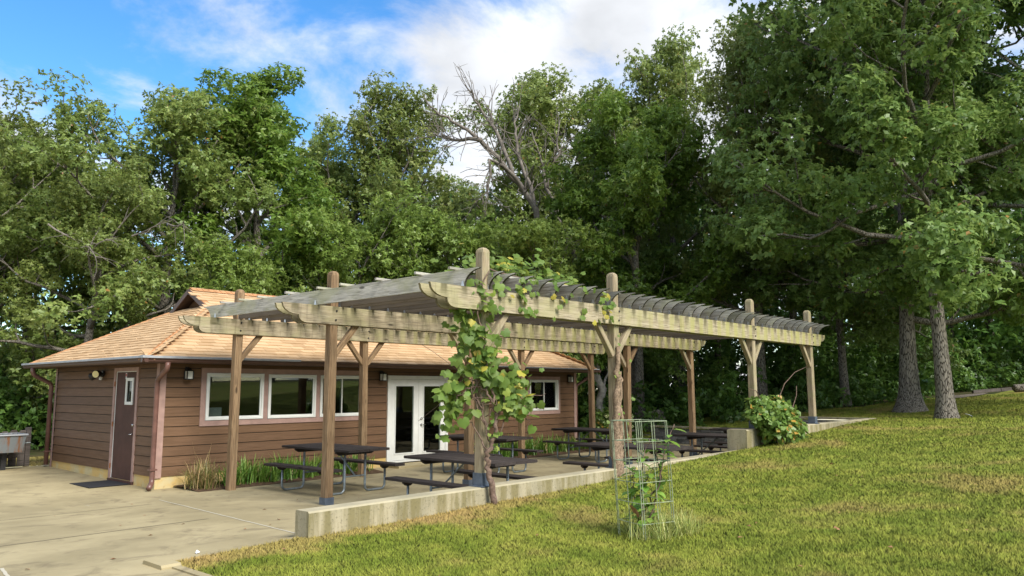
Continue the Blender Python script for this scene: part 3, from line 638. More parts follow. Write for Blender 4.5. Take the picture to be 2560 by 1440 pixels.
# ------------------------------------------------------------------ pergola
perg = empty('pergola', (6.5, -4.4, 0), 'weathered timber pergola with post rows, scroll-cut beams and grey rafters over the patio', 'pergola')
PX = [[.887, 3.924, 9.183, 12.43], [.75, 3.929, 9.377, 12.601], [.817, 3.941, 9.163, 12.49]]
PY = [-1.1954, -4.4179, -7.7396]; ZB, ZBT, ZTOP = 2.9015, 3.19, 3.775; PW = .145
def post(x, y, z0, mat, shoe):
    if shoe: put(MB().box(x-.082, x+.082, y-.082, y+.082, z0+.012, z0+shoe).box(x-.12, x+.12, y-.12, y+.12, z0, z0+.012), 'post_shoe', 'post_shoe', perg)
    zb = z0+(.05 if shoe else 0); ln = ZTOP-zb; h = PW/2
    q = MB().box(0, ln-.07, -h, h, -h, h, .012); c_ = .04
    q.add([(ln-.07, -h+.004, -h+.004), (ln-.07, h-.004, -h+.004), (ln-.07, h-.004, h-.004), (ln-.07, -h+.004, h-.004), (ln-.03, -h+.012, -h+.012), (ln-.03, h-.012, -h+.012), (ln-.03, h-.012, h-.012), (ln-.03, -h+.012, h-.012), (ln, -h+c_, -h+c_), (ln, h-c_, -h+c_), (ln, h-c_, h-c_), (ln, -h+c_, h-c_)],
          [(0, 1, 5, 4), (1, 2, 6, 5), (2, 3, 7, 6), (3, 0, 4, 7), (4, 5, 9, 8), (5, 6, 10, 9), (6, 7, 11, 10), (7, 4, 8, 11), (8, 9, 10, 11)])
    mm, _ = frame((x, y, zb), (x+rnd.uniform(-.012, .012), y+rnd.uniform(-.012, .012), zb+1), (0, 1, 0)); return put(q, 'post', mat, perg, mm)
for r_ in range(3):
    for i in range(4):
        x, y = PX[r_][i], PY[r_]
        z0 = 0 if r_ < 2 else (.6 if i < 2 else 1.0)
        post(x, y, z0, 'wood_post' if r_ < 2 else 'wood_post_pale', (0, .17, .175)[r_])
def ogee(xe, zb, zt, sgn, s=1.):
    """scroll-cut end, from top corner down to the bottom edge; xe = outermost x"""
    H = zt-zb; pts = [(xe, zt), (xe+sgn*.012, zt-.02)]
    for k in range(1, 6): a = k/5*math.pi/2; pts.append((xe+sgn*(.012+.27*s*(1-math.cos(a))), zt-.02-.52*H*math.sin(a)))
    xa, za = pts[-1]; pts.append((xa+sgn*.018, za)); x2 = xa+sgn*.018; h2 = za-zb-.012; pts.append((x2, za-.018))
    for k in range(1, 6): a = k/5*math.pi/2; pts.append((x2+sgn*.15*s*(1-math.cos(a)), za-.018-(h2-.018+.012)*math.sin(a)))
    return pts
XL, XRB = -.235, 13.30
def beam_board(x0, x1, y, endl, endr, mat='wood_beam'):
    pl = ogee(x0, ZB, ZBT, 1) if endl else [(x0, ZBT), (x0, ZB)]; pr = ogee(x1, ZB, ZBT, -1) if endr else [(x1, ZBT), (x1, ZB)]
    prof = pl+pr[::-1]; xm = (x0+x1)/2; zm = (ZB+ZBT)/2
    o = put(MB().prism([(px-xm, pz_-zm) for px, pz_ in prof], -.02, .02, 'y'), 'beam_board', mat, perg, T(xm, y, zm))
    o.data.materials.append(MAT['end_grain_pale'])
    for i in range(len(prof)):
        if i not in (len(pl)-1, len(prof)-1): o.data.polygons[2+i].material_index = 1
for r_ in range(3):
    for s in (-1, 1):
        y = PY[r_]+s*(PW/2+.0215); sx = PX[r_][1]+(.02 if r_ != 1 else .0)
        beam_board(XL, sx-.002, y, True, False); beam_board(sx+.002, XRB, y, False, True)
bolt = MB().tube([(0, 0, 0), (0, -.012, 0)], .016, 8).mesh('bolt', 'black_metal')
for r_ in range(3):
    for i in range(4):
        for z in (ZB+.07, ZBT-.07): link('bolt', bolt, perg, T(PX[r_][i]+(.0 if z < 3 else .012), PY[r_]-PW/2-.0415, z))
# rafters with concave cut ends, metal hangers
RB, RT = ZBT+.002, 3.425; RX = [.42]
tips = [.80, 1.12, 1.50, 1.90, 2.27, 2.65, 2.99, 3.33, 3.75, 4.09, 4.40, 4.72, 5.05, 5.37, 5.70]
RX += tips
while RX[-1] < 13.0: RX.append(RX[-1]+.365)
RX = [x+(.085 if min(abs(x-PX[0][i]) for i in range(4)) < .095 and any(abs(x-p) < .1 for p in PX[2]) else 0) for x in RX]
YF, YB = -8.10, -.80
def raf_prof():
    H = RT-RB; p = [(YF, RT), (YF+.004, RT-.015)]
    for k in range(1, 8): a = k/7*math.pi/2; p.append((YF+.004+.27*math.sin(a)**1.1, RT-.015-(H-.02)*(1-math.cos(a))))
    q = [(-8.9-yy, zz) for yy, zz in p]
    return p+q[::-1]
prof = raf_prof(); ym, zm = (YF+YB)/2, (RB+RT)/2
raf = MB().prism([(yy-ym, zz-zm) for yy, zz in prof], -.019, .019, 'y').mesh('rafter', 'wood_rafter')
def cut_ends(me, n, skip, mat):
    me.materials.append(MAT[mat])
    for i in range(n):
        if i not in skip: me.polygons[2+i].material_index = 1
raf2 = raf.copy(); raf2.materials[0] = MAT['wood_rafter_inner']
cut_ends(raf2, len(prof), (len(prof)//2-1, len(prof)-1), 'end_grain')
cut_ends(raf, len(prof), (len(prof)//2-1, len(prof)-1), 'end_grain')
hang = MB().add([(.0, -.03, 0), (.0, .03, 0), (.0, .012, .075), (.0, -.012, .075), (-.003, -.03, 0), (-.003, .03, 0), (-.003, .012, .075), (-.003, -.012, .075)], [(0, 1, 2, 3), (7, 6, 5, 4), (0, 4, 5, 1), (1, 5, 6, 2), (2, 6, 7, 3), (3, 7, 4, 0)]).mesh('rafter_tie', 'hanger_metal')
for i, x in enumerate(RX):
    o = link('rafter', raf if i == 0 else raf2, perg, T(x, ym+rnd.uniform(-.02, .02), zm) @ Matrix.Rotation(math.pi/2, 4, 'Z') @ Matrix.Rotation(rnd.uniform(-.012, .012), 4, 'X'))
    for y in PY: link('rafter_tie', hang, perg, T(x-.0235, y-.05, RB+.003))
for y in (-1.6, -2.25, -2.88, -3.74, -4.64, -5.24, -6.10, -6.96, -7.63):
    timber('purlin', (RX[0]-.12, y, RT+.021), (RX[-1]+.1, y+rnd.uniform(-.02, .02), RT+.021), .04, .038, 'wood_rafter', perg)
for r_ in range(3):
    for i in range(4):
        for s in (-1, 1):
            if (i == 0 and s < 0) or (i == 3 and s > 0): continue
            x, y = PX[r_][i], PY[r_]
            timber('brace', (x+s*(PW/2-.02), y, ZB-.50), (x+s*.50, y, ZB+.03), .09, .09, 'wood_post_pale' if r_ == 2 or rnd.random() < .5 else 'wood_post', perg)

# ------------------------------------------------------------------ low walls
lw = empty('retaining_wall', (3, -7.74, 0), 'low concrete wall with mossy face along the lawn side of the patio', 'wall')
def wedge(x0, x1, z1, name): return put(MB().box(x0, x1, -7.86, -7.615, -.4, z1, .018), name, 'wall_concrete', lw)
wedge(-1.90, 8.50, .60, 'wall_segment'); wedge(8.503, 17.06, 1.0, 'wall_segment')
put(MB().box(8.502, 9.06, -7.875, -7.44, .30, 1.018, .02), 'end_block', 'wall_concrete', lw)
fwl = empty('stone_wall', (17, -4, 0), 'dark dry-laid stone wall with pale cap at the far end of the patio', 'wall')
def stones(y0, y1, zt):
    q = MB(); z = -.05
    while z < zt-.06:
        h = min(rnd.uniform(.06, .085), zt-.05-z); y = y0+rnd.uniform(-.1, 0)
        while y < y1:
            ln = rnd.uniform(.14, .38); a, b_ = max(y, y0), min(y+ln, y1)
            if b_-a > .03: q.box(17.0-rnd.uniform(0, .025), 17.2, a+.006, b_-.006, z+.004, z+h-.004)
            y += ln
        z += h
    tag(put(q, 'stonework', 'field_stone', fwl), kind='stuff')
stones(-7.61, -5.0, .96); stones(-4.998, -.42, .545); stones(-.418, .45, .22)
for a, b_, z in ((-7.61, -5.0, .995), (-4.995, -.42, .578), (-.415, .47, .25)): put(MB().box(16.955, 17.22, a, b_, z-.055, z, .008), 'cap', 'wall_concrete', fwl)

# ------------------------------------------------------------------ picnic tables
ZT, ZS = .80, .49
def make_table(name, label):
    o = empty(name, (0, 0, 0), label, 'picnic table', 'picnic tables under the pergola')
    for i in range(4):
        x = -.352+i*.2345; put(MB().box(-1.03, 1.03, -.113, .113, -.022, .022, .006), 'tabletop_plank', 'table_plank', o, T(x, rnd.uniform(-.008, .008), ZT-.022) @ Matrix.Rotation(math.pi/2, 4, 'Z'))
    for s in (-1, 1): put(MB().box(-1.03, 1.03, -.12, .12, -.022, .022, .006), 'bench_seat', 'table_plank', o, T(s*.715, 0, ZS-.022) @ Matrix.Rotation(math.pi/2, 4, 'Z'))
    for y in (-.62, .62):
        for s in (-1, 1):
            xi, xo, r_ = s*.23, s*.70, .09; pts = [(xi, y, ZT-.05)]
            def arc(cx, cz, a0, a1): return [(cx+s*r_*math.cos(a), y, cz+r_*math.sin(a)) for a in [a0+(a1-a0)*k/6 for k in range(7)]]
            pts += arc(xi+s*r_, .022+r_, math.pi, 1.5*math.pi)+arc(xo-s*r_, .022+r_, 1.5*math.pi, 2*math.pi)+[(xo, y, ZS-.05)]
            put(MB().tube(pts, .0215, 8), 'leg', 'galvanised', o, None, True)
            put(MB().prism([(xo-.10, ZS-.045), (xo+.10, ZS-.045), (xo+.10, ZS-.065), (xo+.04, ZS-.105), (xo-.04, ZS-.105), (xo-.10, ZS-.065)], y-.022, y+.022, 'y'), 'seat_bracket', 'table_plank', o)
        put(MB().prism([(-.44, ZT-.045), (.44, ZT-.045), (.44, ZT-.07), (.36, ZT-.115), (-.36, ZT-.115), (-.44, ZT-.07)], y-.022, y+.022, 'y'), 'cleat', 'table_plank', o)
        put(MB().tube([(-.23, y, .30), (.23, y, .30)], .015, 8), 'crossbar', 'galvanised', o)
        put(MB().tube([(0, y, .31), (0, y*.08, ZT-.05)], .015, 8), 'diagonal_brace', 'galvanised', o)
    return o
TB = [(2.14, -2.66, .02, 'dark picnic table nearest the window wall, behind the first middle post'), (2.08, -6.25, -.03, 'dark picnic table behind the low wall at the vine-covered post'), (6.18, -2.7, .03, 'dark picnic table in front of the white double door'),
      (10.25, -2.75, -.02, 'dark picnic table by the last small window at the far end of the building'), (5.98, -6.75, .03, 'picnic table behind the wire plant cage with a worn plank end'), (10.0, -6.55, .0, 'picnic table just before the square concrete wall end'), (12.75, -6.1, .04, 'picnic table beyond the concrete wall end, mostly hidden by the bush')]
t0 = make_table('picnic_table', TB[0][3])
for i, (x, y, a, lb) in enumerate(TB):
    o = t0 if i == 0 else copy_tree(t0); o['label'] = lb; o.matrix_basis = T(x, y, float(pz(np.array(x), np.array(y)))+.001) @ Matrix.Rotation(a, 4, 'Z')

# ------------------------------------------------------------------ vegetation helpers
def at(px, py, D):
    """point seen at pixel (px,py) of the 2560x1440 photograph, D metres along the view axis"""
    return CAM+(fw+rt2*((px-1280)/FPX)-up2*((py-720)/FPX))*D
def foot(px, D):
    p = at(px, 971, D); return Vector((p.x, p.y, g1(p.x, p.y)))
def unit(a): return a/np.maximum(np.linalg.norm(a, axis=1, keepdims=True), 1e-9)
def rosettes(rng, C, RD, per, nl, ln, wd, flat=.75, tintw=.5, droop=.25, shell=2.4):
    """leaf quads in rosettes of nl leaves spread through clumps (centres C, radii RD)"""
    C = np.asarray(C, float); RD = np.asarray(RD, float); k = len(C); idx = np.repeat(np.arange(k), per); n = len(idx)
    d = unit(rng.normal(size=(n, 3))); r_ = rng.random(n)**(1/shell); off = d*(RD[idx]*r_)[:, None]; off[:, 2] *= flat
    P = C[idx]+off; nrm = unit(d*.7+np.array([0, 0, .55])+rng.normal(size=(n, 3))*.45)
    ct = np.clip(.5+rng.normal(size=k)*.18, 0, 1)
    P = np.repeat(P, nl, 0); N = np.repeat(nrm, nl, 0); ti = np.repeat(ct[idx], nl); m = len(P)
    a = rng.normal(size=(m, 3)); a -= N*(a*N).sum(1, keepdims=True); a = unit(a); a = unit(a+N*rng.normal(size=(m, 1))*.35-np.array([0, 0, droop]))
    bt = unit(np.cross(N, a)); nn = np.cross(a, bt); s = rng.uniform(.65, 1.2, m)[:, None]
    f = rng.uniform(.02, .22, m)[:, None]*ln*s
    v0 = P; v1 = P+a*ln*s*.45+bt*wd*s*.5+nn*f; v2 = P+a*ln*s; v3 = P+a*ln*s*.45-bt*wd*s*.5+nn*f
    V = np.stack([v0, v1, v2, v3], 1).reshape(-1, 3); F = np.arange(4*m).reshape(m, 4)
    t = np.clip(tintw*ti+(1-tintw)*rng.random(m), 0, .985); ac = rng.random(m) < .006; t[ac] = 1
    return V, F, t
def bend_line(rng, p, d, ln, n, upb=.12, wob=.16):
    pts = [np.array(p, float)]; d = np.array(d, float)/np.linalg.norm(d)
    for i in range(n):
        d = d+rng.normal(size=3)*wob+np.array([0, 0, upb]); d /= np.linalg.norm(d); pts.append(pts[-1]+d*ln/n)
    return pts, d
def tree_data(seed, H, cr, base, nlimb, leaf, ln, wd, trunk_r, clump=.95, per=52, nl=7, low=-.05, nsub=5, lean=(0, 0), flare=1.7, trunks=1, sparse=0.):
    rng = np.random.default_rng(seed); tb = MB(); C = []; RD = []
    for tk in range(trunks):
        l_ = np.array(lean)+(rng.normal(size=2)*.10 if trunks > 1 else 0); n = 12; pts = []; o = rng.normal(size=2)*.12*(trunks > 1)
        for i in range(n+1):
            t = i/n; z = -.4+t*(H*.80+.4); pts.append(np.array([o[0]+l_[0]*t*H*.6+math.sin(t*5+seed)*.10*t*2, o[1]+l_[1]*t*H*.6+math.cos(t*4+seed)*.10*t*2, z]))
        rad = [trunk_r*(1-.78*(i/n))*(1+(flare-1)*math.exp(-max(0, pts[i][2])/.45)) for i in range(n+1)]
        fine = [pts[0]+(pts[1]-pts[0])*k/8 for k in range(8)]; fr = [trunk_r*(1-.78*(k/8/n))*(1+(flare-1)*math.exp(-max(0, q[2])/.45)) for k, q in enumerate(fine)]
        tb.tube(fine+pts[1:], fr+rad[1:], 14)
        pa = np.array(pts)
        for i in range(nlimb//trunks):
            t = base+(1-base)*((i+rng.random()*.8)/(nlimb//trunks))**.85; t = min(t, .99); z = t*H*.80; k = min(int(np.searchsorted(pa[:, 2], z)), n); k = max(k, 1)
            u = (z-pa[k-1, 2])/(pa[k, 2]-pa[k-1, 2]); st = pa[k-1]*(1-u)+pa[k]*u
            hr = (z/H/.8-base)/(1-base); az = i*2.4+rng.normal()*.35+tk*1.7+seed; el = low+(1.15-low)*hr**1.1+rng.normal()*.12
            shape = (.62+.55*math.sin(math.pi*min(1, .12+.72*hr))); L_ = cr*shape*rng.uniform(.82, 1.12)
            L_ = min(L_, max(1.2, (H*1.02-z)/max(.2, math.sin(max(el, .05))+.12)))
            d0 = (math.cos(az)*math.cos(el), math.sin(az)*math.cos(el), math.sin(el))
            lp, ld = bend_line(rng, st, d0, L_, 7, .07, .15)
            r0 = max(.03, trunk_r*.42*(1-.55*hr)); tb.tube(lp, [r0*(1-.85*j/7)+.008 for j in range(8)], 6, False)
            for j in range(nsub):
                tt = .16+.84*(j+rng.random()*.9)/nsub; q = min(int(tt*7), 6); sp = lp[q]+(lp[q+1]-lp[q])*(tt*7-q)
                dv = np.array(lp[q+1]-lp[q]); dv /= np.linalg.norm(dv); sd_ = rng.normal(size=3); sd_ -= dv*(sd_@dv); sd_ /= np.linalg.norm(sd_); sd_[2] += .25
                sl_ = L_*rng.uniform(.24, .42)
                bp, bd = bend_line(rng, sp, dv*.6+sd_*.8, sl_, 4, .10, .2)
                tb.tube(bp, [max(.012, r0*.38)*(1-.8*k2/4)+.004 for k2 in range(5)], 4, False)
                if rng.random() < sparse: continue
                C += [bp[4], bp[2]+rng.normal(size=3)*.25]; RD += [clump*rng.uniform(.7, 1.15), clump*rng.uniform(.5, .9)]
            C.append(lp[7]); RD.append(clump*rng.uniform(.8, 1.15))
    V, F, t = rosettes(rng, C, RD, per, nl, ln, wd)
    return tb.mesh('trunk', 'bark', True), np_mesh('crown', V, F, leaf, t)
TREE = {
 'oak_wide': tree_data(3, 13.2, 4.9, .26, 17, 'leaf_oak', .15, .075, .34, .92, 74, 7, -.08, lean=(.02, .0)),
 'hickory': tree_data(11, 15.0, 4.2, .24, 17, 'leaf_hickory', .22, .088, .30, .95, 56, 7, .05, trunks=2),
 'oak_tall': tree_data(23, 16.0, 4.4, .30, 17, 'leaf_oak', .15, .075, .30, .90, 68, 7, .10, sparse=.12),
 'red_oak': tree_data(31, 17.5, 5.8, .24, 24, 'leaf_redoak', .165, .095, .225, .95, 62, 7, -.22, nsub=6, flare=1.65),
 'red_oak_b': tree_data(47, 16.5, 5.4, .20, 22, 'leaf_redoak', .165, .095, .27, .95, 60, 7, -.15, flare=2.15, lean=(-.015, .02)),
 'small': tree_data(59, 8.5, 3.2, .16, 14, 'leaf_bright', .14, .065, .13, .75, 46, 7, .0),
}
def tree(kind, name, px, D, label, s=1., rz=0., sz=None, group='trees around the lodge'):
    p = foot(px, D); o = empty(name, p, label, 'tree', group)
    o.matrix_basis = T(p.x, p.y, p.z-.05) @ Matrix.Rotation(rz, 4, 'Z') @ Matrix.Diagonal((s, s, sz or s, 1))
    tm, cm = TREE[kind]
    for nm, me in (('trunk', tm), ('crown', cm)):
        c_ = bpy.data.objects.new(nm, me); col.objects.link(c_); c_.parent = o
    return o
OAK_LEFT = tree('oak_wide', 'oak_tree', 400, 27, 'broad pale-green oak towering behind the left end of the roof', .96, .4, .90)
tree('oak_wide', 'oak_tree', 60, 30, 'pale-green oak at the left edge of the picture', .94, 2.3, .86)
tree('oak_wide', 'oak_tree', -190, 25, 'oak reaching in low over the fence from outside the left edge', .78, 4.1)
tree('hickory', 'hickory_tree', 690, 31, 'dense dark-green hickory with two trunks behind the gable', 1.1, 1.1, .93)
tree('oak_wide', 'oak_tree', 1100, 42, 'pale oak crown low behind the bare dead tree', .95, .9, .95)
tree('oak_tall', 'oak_tree', 965, 37, 'slim oak rising right of the dense hickory', 1.0, .3, 1.0)
tree('oak_wide', 'oak_tree', 820, 39, 'pale oak filling the gap right of the hickory', .95, 3.0, 1.05)
tree('oak_tall', 'oak_tree', 1345, 36, 'tall oak standing directly behind the bare dead tree', .98, 2.0, 1.0)
tree('oak_tall', 'oak_tree', 1520, 37, 'tall oak with pale trunk above the second front post', .97, 3.7, .98)
tree('hickory', 'hickory_tree', 1590, 30, 'dark many-stemmed tree between the far posts and the tall oaks', .80, 2.6, .82)
tree('oak_tall', 'oak_tree', 1905, 30, 'yellow-green oak climbing to the skyline left of the big dark oaks', .80, 5.0, .95)
tree('oak_tall', 'oak_tree', 1700, 34, 'rounded oak on the skyline above the third front post', .86, 1.2, 1.03)
tree('red_oak', 'red_oak_tree', 2362, 22, 'large dark oak whose straight grey trunk stands nearest on the lawn', 1.0, .9)
tree('red_oak_b', 'red_oak_tree', 2272, 25.5, 'large dark oak with wide flared foot behind the straight grey trunk', 1.05, 2.4)
tree('red_oak', 'red_oak_tree', 2112, 31, 'dark oak rising behind the far end of the pergola', .80, 1.3)
tree('red_oak_b', 'red_oak_tree', 2690, 24, 'dark oak just outside the right edge with boughs reaching in', .95, 4.5)
tree('small', 'understory_tree', 900, 29, 'light-green young tree just above the middle of the pergola', 1.0, .6)
tree('small', 'understory_tree', 1130, 30, 'light-green young tree behind the vine-topped post', .98, 3.5)
tree('small', 'understory_tree', 1350, 28.5, 'bright young tree below the bare dead tree', .92, 1.9)
tree('small', 'understory_tree', 120, 29, 'young tree closing the gap low at the left behind the eave', 1.05, 2.2)
tree('small', 'understory_tree', 560, 25, 'young tree drooping behind the ridge of the roof', .72, 5.2)
tree('small', 'understory_tree', 1700, 33, 'backlit young tree in the gap under the oaks', .8, 2.9)
tree('oak_wide', 'oak_tree', 210, 24, 'leafy oak boughs low behind the eave corner', .62, 5.5)

# far wood: one mass, all round the clearing
rng = np.random.default_rng(5); C = []; RD = []; tk = MB()
def mass(x, y, H, r_, ncl):
    z0 = g1(x, y); tk.tube([(x, y, z0-.3), (x+rng.normal()*.2, y+rng.normal()*.2, z0+H*.5), (x+rng.normal()*.4, y+rng.normal()*.4, z0+H*.85)], [rng.uniform(.12, .26), .13, .04], 7, False)
    for _ in range(ncl):
        h = rng.random()**.8; a = rng.random()*6.28; q = r_*math.sqrt(rng.random())*(1-.55*h*h); C.append((x+q*math.cos(a), y+q*math.sin(a), z0+1.2+h*(H-1.6))); RD.append(rng.uniform(1.0, 1.7))
for i in range(46):
    D = rng.uniform(39, 58); px = -500+i*78+rng.uniform(-40, 40); p = at(px, 971, D); H = rng.uniform(8.5, 12.5)+(2.5 if px > 1600 else 0); mass(p.x, p.y, H, 3.2, 34)
for i in range(60):
    D = rng.uniform(38, 50); p = at(-600+i*64+rng.uniform(-30, 30), 971, D); z0 = g1(p.x, p.y)
    for j in range(9): C.append((p.x+rng.normal()*1.2, p.y+rng.normal()*1.2, z0+.4+j*.55)); RD.append(rng.uniform(.9, 1.4))
for i in range(16):
    p = at(1330+i*95+rng.uniform(-30, 30), 971, rng.uniform(35, 41)); mass(p.x, p.y, rng.uniform(11, 13)+(2.5 if i > 6 else 0), 3.2, 60)
for i in range(22):
    x = -38+i*4.4+rng.uniform(-1.5, 1.5); mass(x, -48+rng.uniform(-4, 4)-.1*abs(x), rng.uniform(9, 14), 3.6, 26)
for i in range(12): mass(-40+rng.uniform(-4, 4), -40+i*6, rng.uniform(9, 13), 3.4, 22)
for i in range(10): mass(52+rng.uniform(-4, 4), -46+i*4.5, rng.uniform(9, 13), 3.4, 24)
V, F, t = rosettes(rng, C, RD, 12, 5, .34, .17, .85)
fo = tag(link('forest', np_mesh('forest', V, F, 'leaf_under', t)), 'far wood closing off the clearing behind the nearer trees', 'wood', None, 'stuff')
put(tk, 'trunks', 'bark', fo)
# undergrowth along the wood edge
C = []; RD = []
def shrubs(px0, px1, D0, D1, n, h0, h1, r_=.55):
    for _ in range(n):
        D = rng.uniform(D0, D1); px = rng.uniform(px0, px1); p = at(px, 971, D)
        if p.x < 13.6 and p.y < 6.3 or (p.x < 17.4 and p.y < -.3): continue
        z = g1(p.x, p.y); H = rng.uniform(h0, h1); k = max(1, int(H/.45))
        for j in range(k): C.append((p.x+rng.normal()*.25, p.y+rng.normal()*.25, z+.2+j*.45)); RD.append(r_*rng.uniform(.7, 1.2))
shrubs(1440, 1900, 27.5, 36, 110, .5, 2.0); shrubs(-150, 150, 24, 32, 90, 1.0, 3.6, .7); shrubs(1900, 2300, 29, 38, 70, .4, 1.6); shrubs(2300, 2750, 34, 42, 80, .5, 2.6); shrubs(1950, 2350, 33, 40, 90, 1.5, 4.5, .8); shrubs(2400, 2800, 38, 44, 60, 2, 4.5, .8); shrubs(100, 1500, 27, 36, 110, 1.5, 3.5, .7); shrubs(1480, 2000, 35, 42, 60, 2, 4.5, .8)
V, F, t = rosettes(rng, C, RD, 13, 6, .19, .10, .8)
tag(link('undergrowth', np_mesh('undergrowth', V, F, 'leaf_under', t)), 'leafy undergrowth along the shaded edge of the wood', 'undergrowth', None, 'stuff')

# bare dead tree
def dead(paths, D, label, name='dead_tree', r0=.16, twigs=24, seed=3, mat='dead_bark'):
    rg = np.random.default_rng(seed); base = foot(paths[0][0][0], D); o = empty(name, base, label, 'tree', 'trees around the lodge')
    for k, pth in enumerate(paths):
        pts = [at(x, y, D+dz) for x, y, dz in pth]; n = len(pts)
        if k == 0: pts = [base-Vector((0, 0, .3))]+pts; n += 1
        ra = [(r0 if k == 0 else r0*.55)*(1-.88*i/(n-1))+.012 for i in range(n)]
        fine = []; fr = []
        for i in range(n-1):
            for j in range(4): q = j/4; fine.append(pts[i].lerp(pts[i+1], q)+Vector(rg.normal(size=3)*.05)); fr.append(ra[i]*(1-q)+ra[i+1]*q)
        fine.append(pts[-1]); fr.append(ra[-1]); b_ = put(MB().tube(fine, fr, 8), 'trunk' if k == 0 else 'branch', mat, o, None, True)
        tw = MB()
        for _ in range(twigs):
            i = int(rg.integers(len(fine)//3, len(fine)-1)); d = (fine[min(i+1, len(fine)-1)]-fine[i-1]).normalized()
            dv = np.array(d)*.7+rg.normal(size=3)*.55+np.array([0, 0, .15]); bp, bd = bend_line(rg, np.array(fine[i]), dv, rg.uniform(.5, 1.9), 5, .03, .22)
            tw.tube(bp, [fr[i]*.30*(1-.8*q/5)+.006 for q in range(6)], 4, False)
            for __ in range(2):
                j = int(rg.integers(2, 5)); cp, _d = bend_line(rg, bp[j], (bp[j]-bp[j-1])+rg.normal(size=3)*.18, rg.uniform(.25, .7), 3, .02, .2); tw.tube(cp, [.011, .009, .007, .004], 3, False)
        put(tw, 'twigs', mat, b_)
    return o
dead([[(1345, 640, 0), (1342, 530, 0), (1285, 440, -.3), (1205, 352, -.6), (1130, 300, -.8), (1072, 262, -1)], [(1285, 440, -.3), (1243, 330, .3), (1195, 262, .6), (1162, 212, .8)], [(1205, 352, -.6), (1140, 350, -.4), (1085, 330, 0)],
      [(1342, 530, 0), (1300, 400, .6), (1285, 320, .9), (1300, 262, 1.2)], [(1320, 490, 0), (1265, 412, -1), (1225, 402, -1.3), (1218, 470, -1.5), (1205, 512, -1.6)]], 32, 'bare grey dead tree fanning out against the sky')
dead([[(1440, 640, 0), (1400, 560, 0), (1366, 470, 0), (1352, 400, .2), (1330, 330, .4)], [(1366, 470, 0), (1390, 380, .3), (1400, 300, .5)]], 34, 'half-dead tree with pale leaning stem right of the bare one', r0=.13, twigs=14, seed=9)
dead([[(1500, 1000, 0), (1488, 905, 0), (1478, 850, .1), (1470, 790, .2)]], 28, 'pale barkless trunk leaning behind the far corner of the building', 'leaning_dead_tree', .19, 3, 4, 'dead_wood')
bt = MB(); rg_ = np.random.default_rng(6)
for a_, e_ in (((120, 560), (260, 585)), ((225, 640), (240, 560)), ((200, 600), (235, 650)), ((330, 590), (420, 560)), ((420, 560), (470, 600))):
    p_, q_ = at(*a_, 22.6), at(*e_, 22.2); bp, _ = bend_line(rg_, np.array(p_), np.array(q_-p_), (q_-p_).length*1.1, 8, 0, .18); bt.tube(bp, [.022*(1-.8*i/8)+.006 for i in range(9)], 6, False)
    for _k in range(7): cp, _ = bend_line(rg_, bp[int(rg_.integers(2, 8))], rg_.normal(size=3), rg_.uniform(.3, .9), 4, 0, .25); bt.tube(cp, [.012, .01, .008, .006, .004], 4, False)
put(bt, 'dead_branch', 'dead_bark', OAK_LEFT)

# stump, log edging and gravel at the wood edge
p = foot(1640, 28.5); st = empty('tree_stump', p, 'weathered tree stump behind the stone wall', 'stump')
put(MB().tube([p+Vector((0, 0, -.2)), p+Vector((0, 0, .1)), p+Vector((-.02, 0, .35)), p+Vector((-.05, .02, .72))], [.55, .40, .33, .31], 14), 'trunk', 'bark', st, None, True)
put(MB().tube([p+Vector((-.05, .02, .715)), p+Vector((-.05, .02, .728))], .30, 14), 'cut_face', 'dead_wood', st)
a, b_ = foot(2430, 32), foot(2640, 32)
le = empty('timber_edging', a, 'low dark timber edging at the right edge of the wood', 'edging')
for k in range(1):
    for j in range(3):
        q0 = a.lerp(b_, j/3+.004); q1 = a.lerp(b_, (j+1)/3-.004); timber('timber', q0+Vector((0, 0, .06+k*.15)), q1+Vector((0, 0, .06+k*.15)), .15, .14, 'wood_fence', le)
p = foot(2548, 29.6); wb = empty('log_seat', p, 'short brown log lying at the right edge of the lawn', 'log')
put(MB().tube([p+Vector((-.15, .15, .14)), p+Vector((-.12, .12, .15)), p+Vector((.5, -.6, .16)), p+Vector((.9, -1.0, .16))], [.12, .15, .15, .15], 12), 'log', 'bark', wb, None, True)
gpt = []
for px, D in ((2370, 30.6), (2420, 30.8), (2470, 30.6), (2455, 29.3), (2400, 28.6), (2360, 29.3)): gpt.append(foot(px, D)+Vector((0, 0, .03)))
tag(put(MB().add(gpt, [tuple(range(6))]), 'gravel_path', 'gravel'), kind='structure')

# board fence and grill at the left
fe = empty('board_fence', (-1.4, 6.1, .1), 'short grey dog-eared board fence at the left edge', 'fence')
for i in range(11):
    x = -.46-i*.185; h = .83+rnd.uniform(-.02, .02)
    put(MB().prism([(x-.082, .09), (x+.082, .09), (x+.082, .09+h-.05), (x+.045, .09+h), (x-.045, .09+h), (x-.082, .09+h-.05)], 6.06, 6.08, 'y'), 'picket', 'wood_fence', fe)
for z in (.28, .72): put(MB().box(-2.6, -.40, 6.082, 6.12, z, z+.09), 'rail', 'wood_fence', fe)
put(MB().box(-.40, -.30, 6.0, 6.13, .05, .98, .01), 'end_post', 'wood_fence', fe)
gr_ = empty('steel_grill', (-1.5, 5.4, .08), 'rust-streaked steel grill box standing in front of the board fence', 'grill')
put(MB().add([(-2.3, 5.15, .47), (-.72, 5.15, .47), (-.72, 5.75, .47), (-2.3, 5.75, .47), (-2.3, 5.10, .86), (-.66, 5.10, .86), (-.66, 5.8, .86), (-2.3, 5.8, .86)], [(3, 2, 1, 0), (0, 1, 5, 4), (1, 2, 6, 5), (2, 3, 7, 6), (3, 0, 4, 7)]), 'firebox', 'grill_steel', gr_)
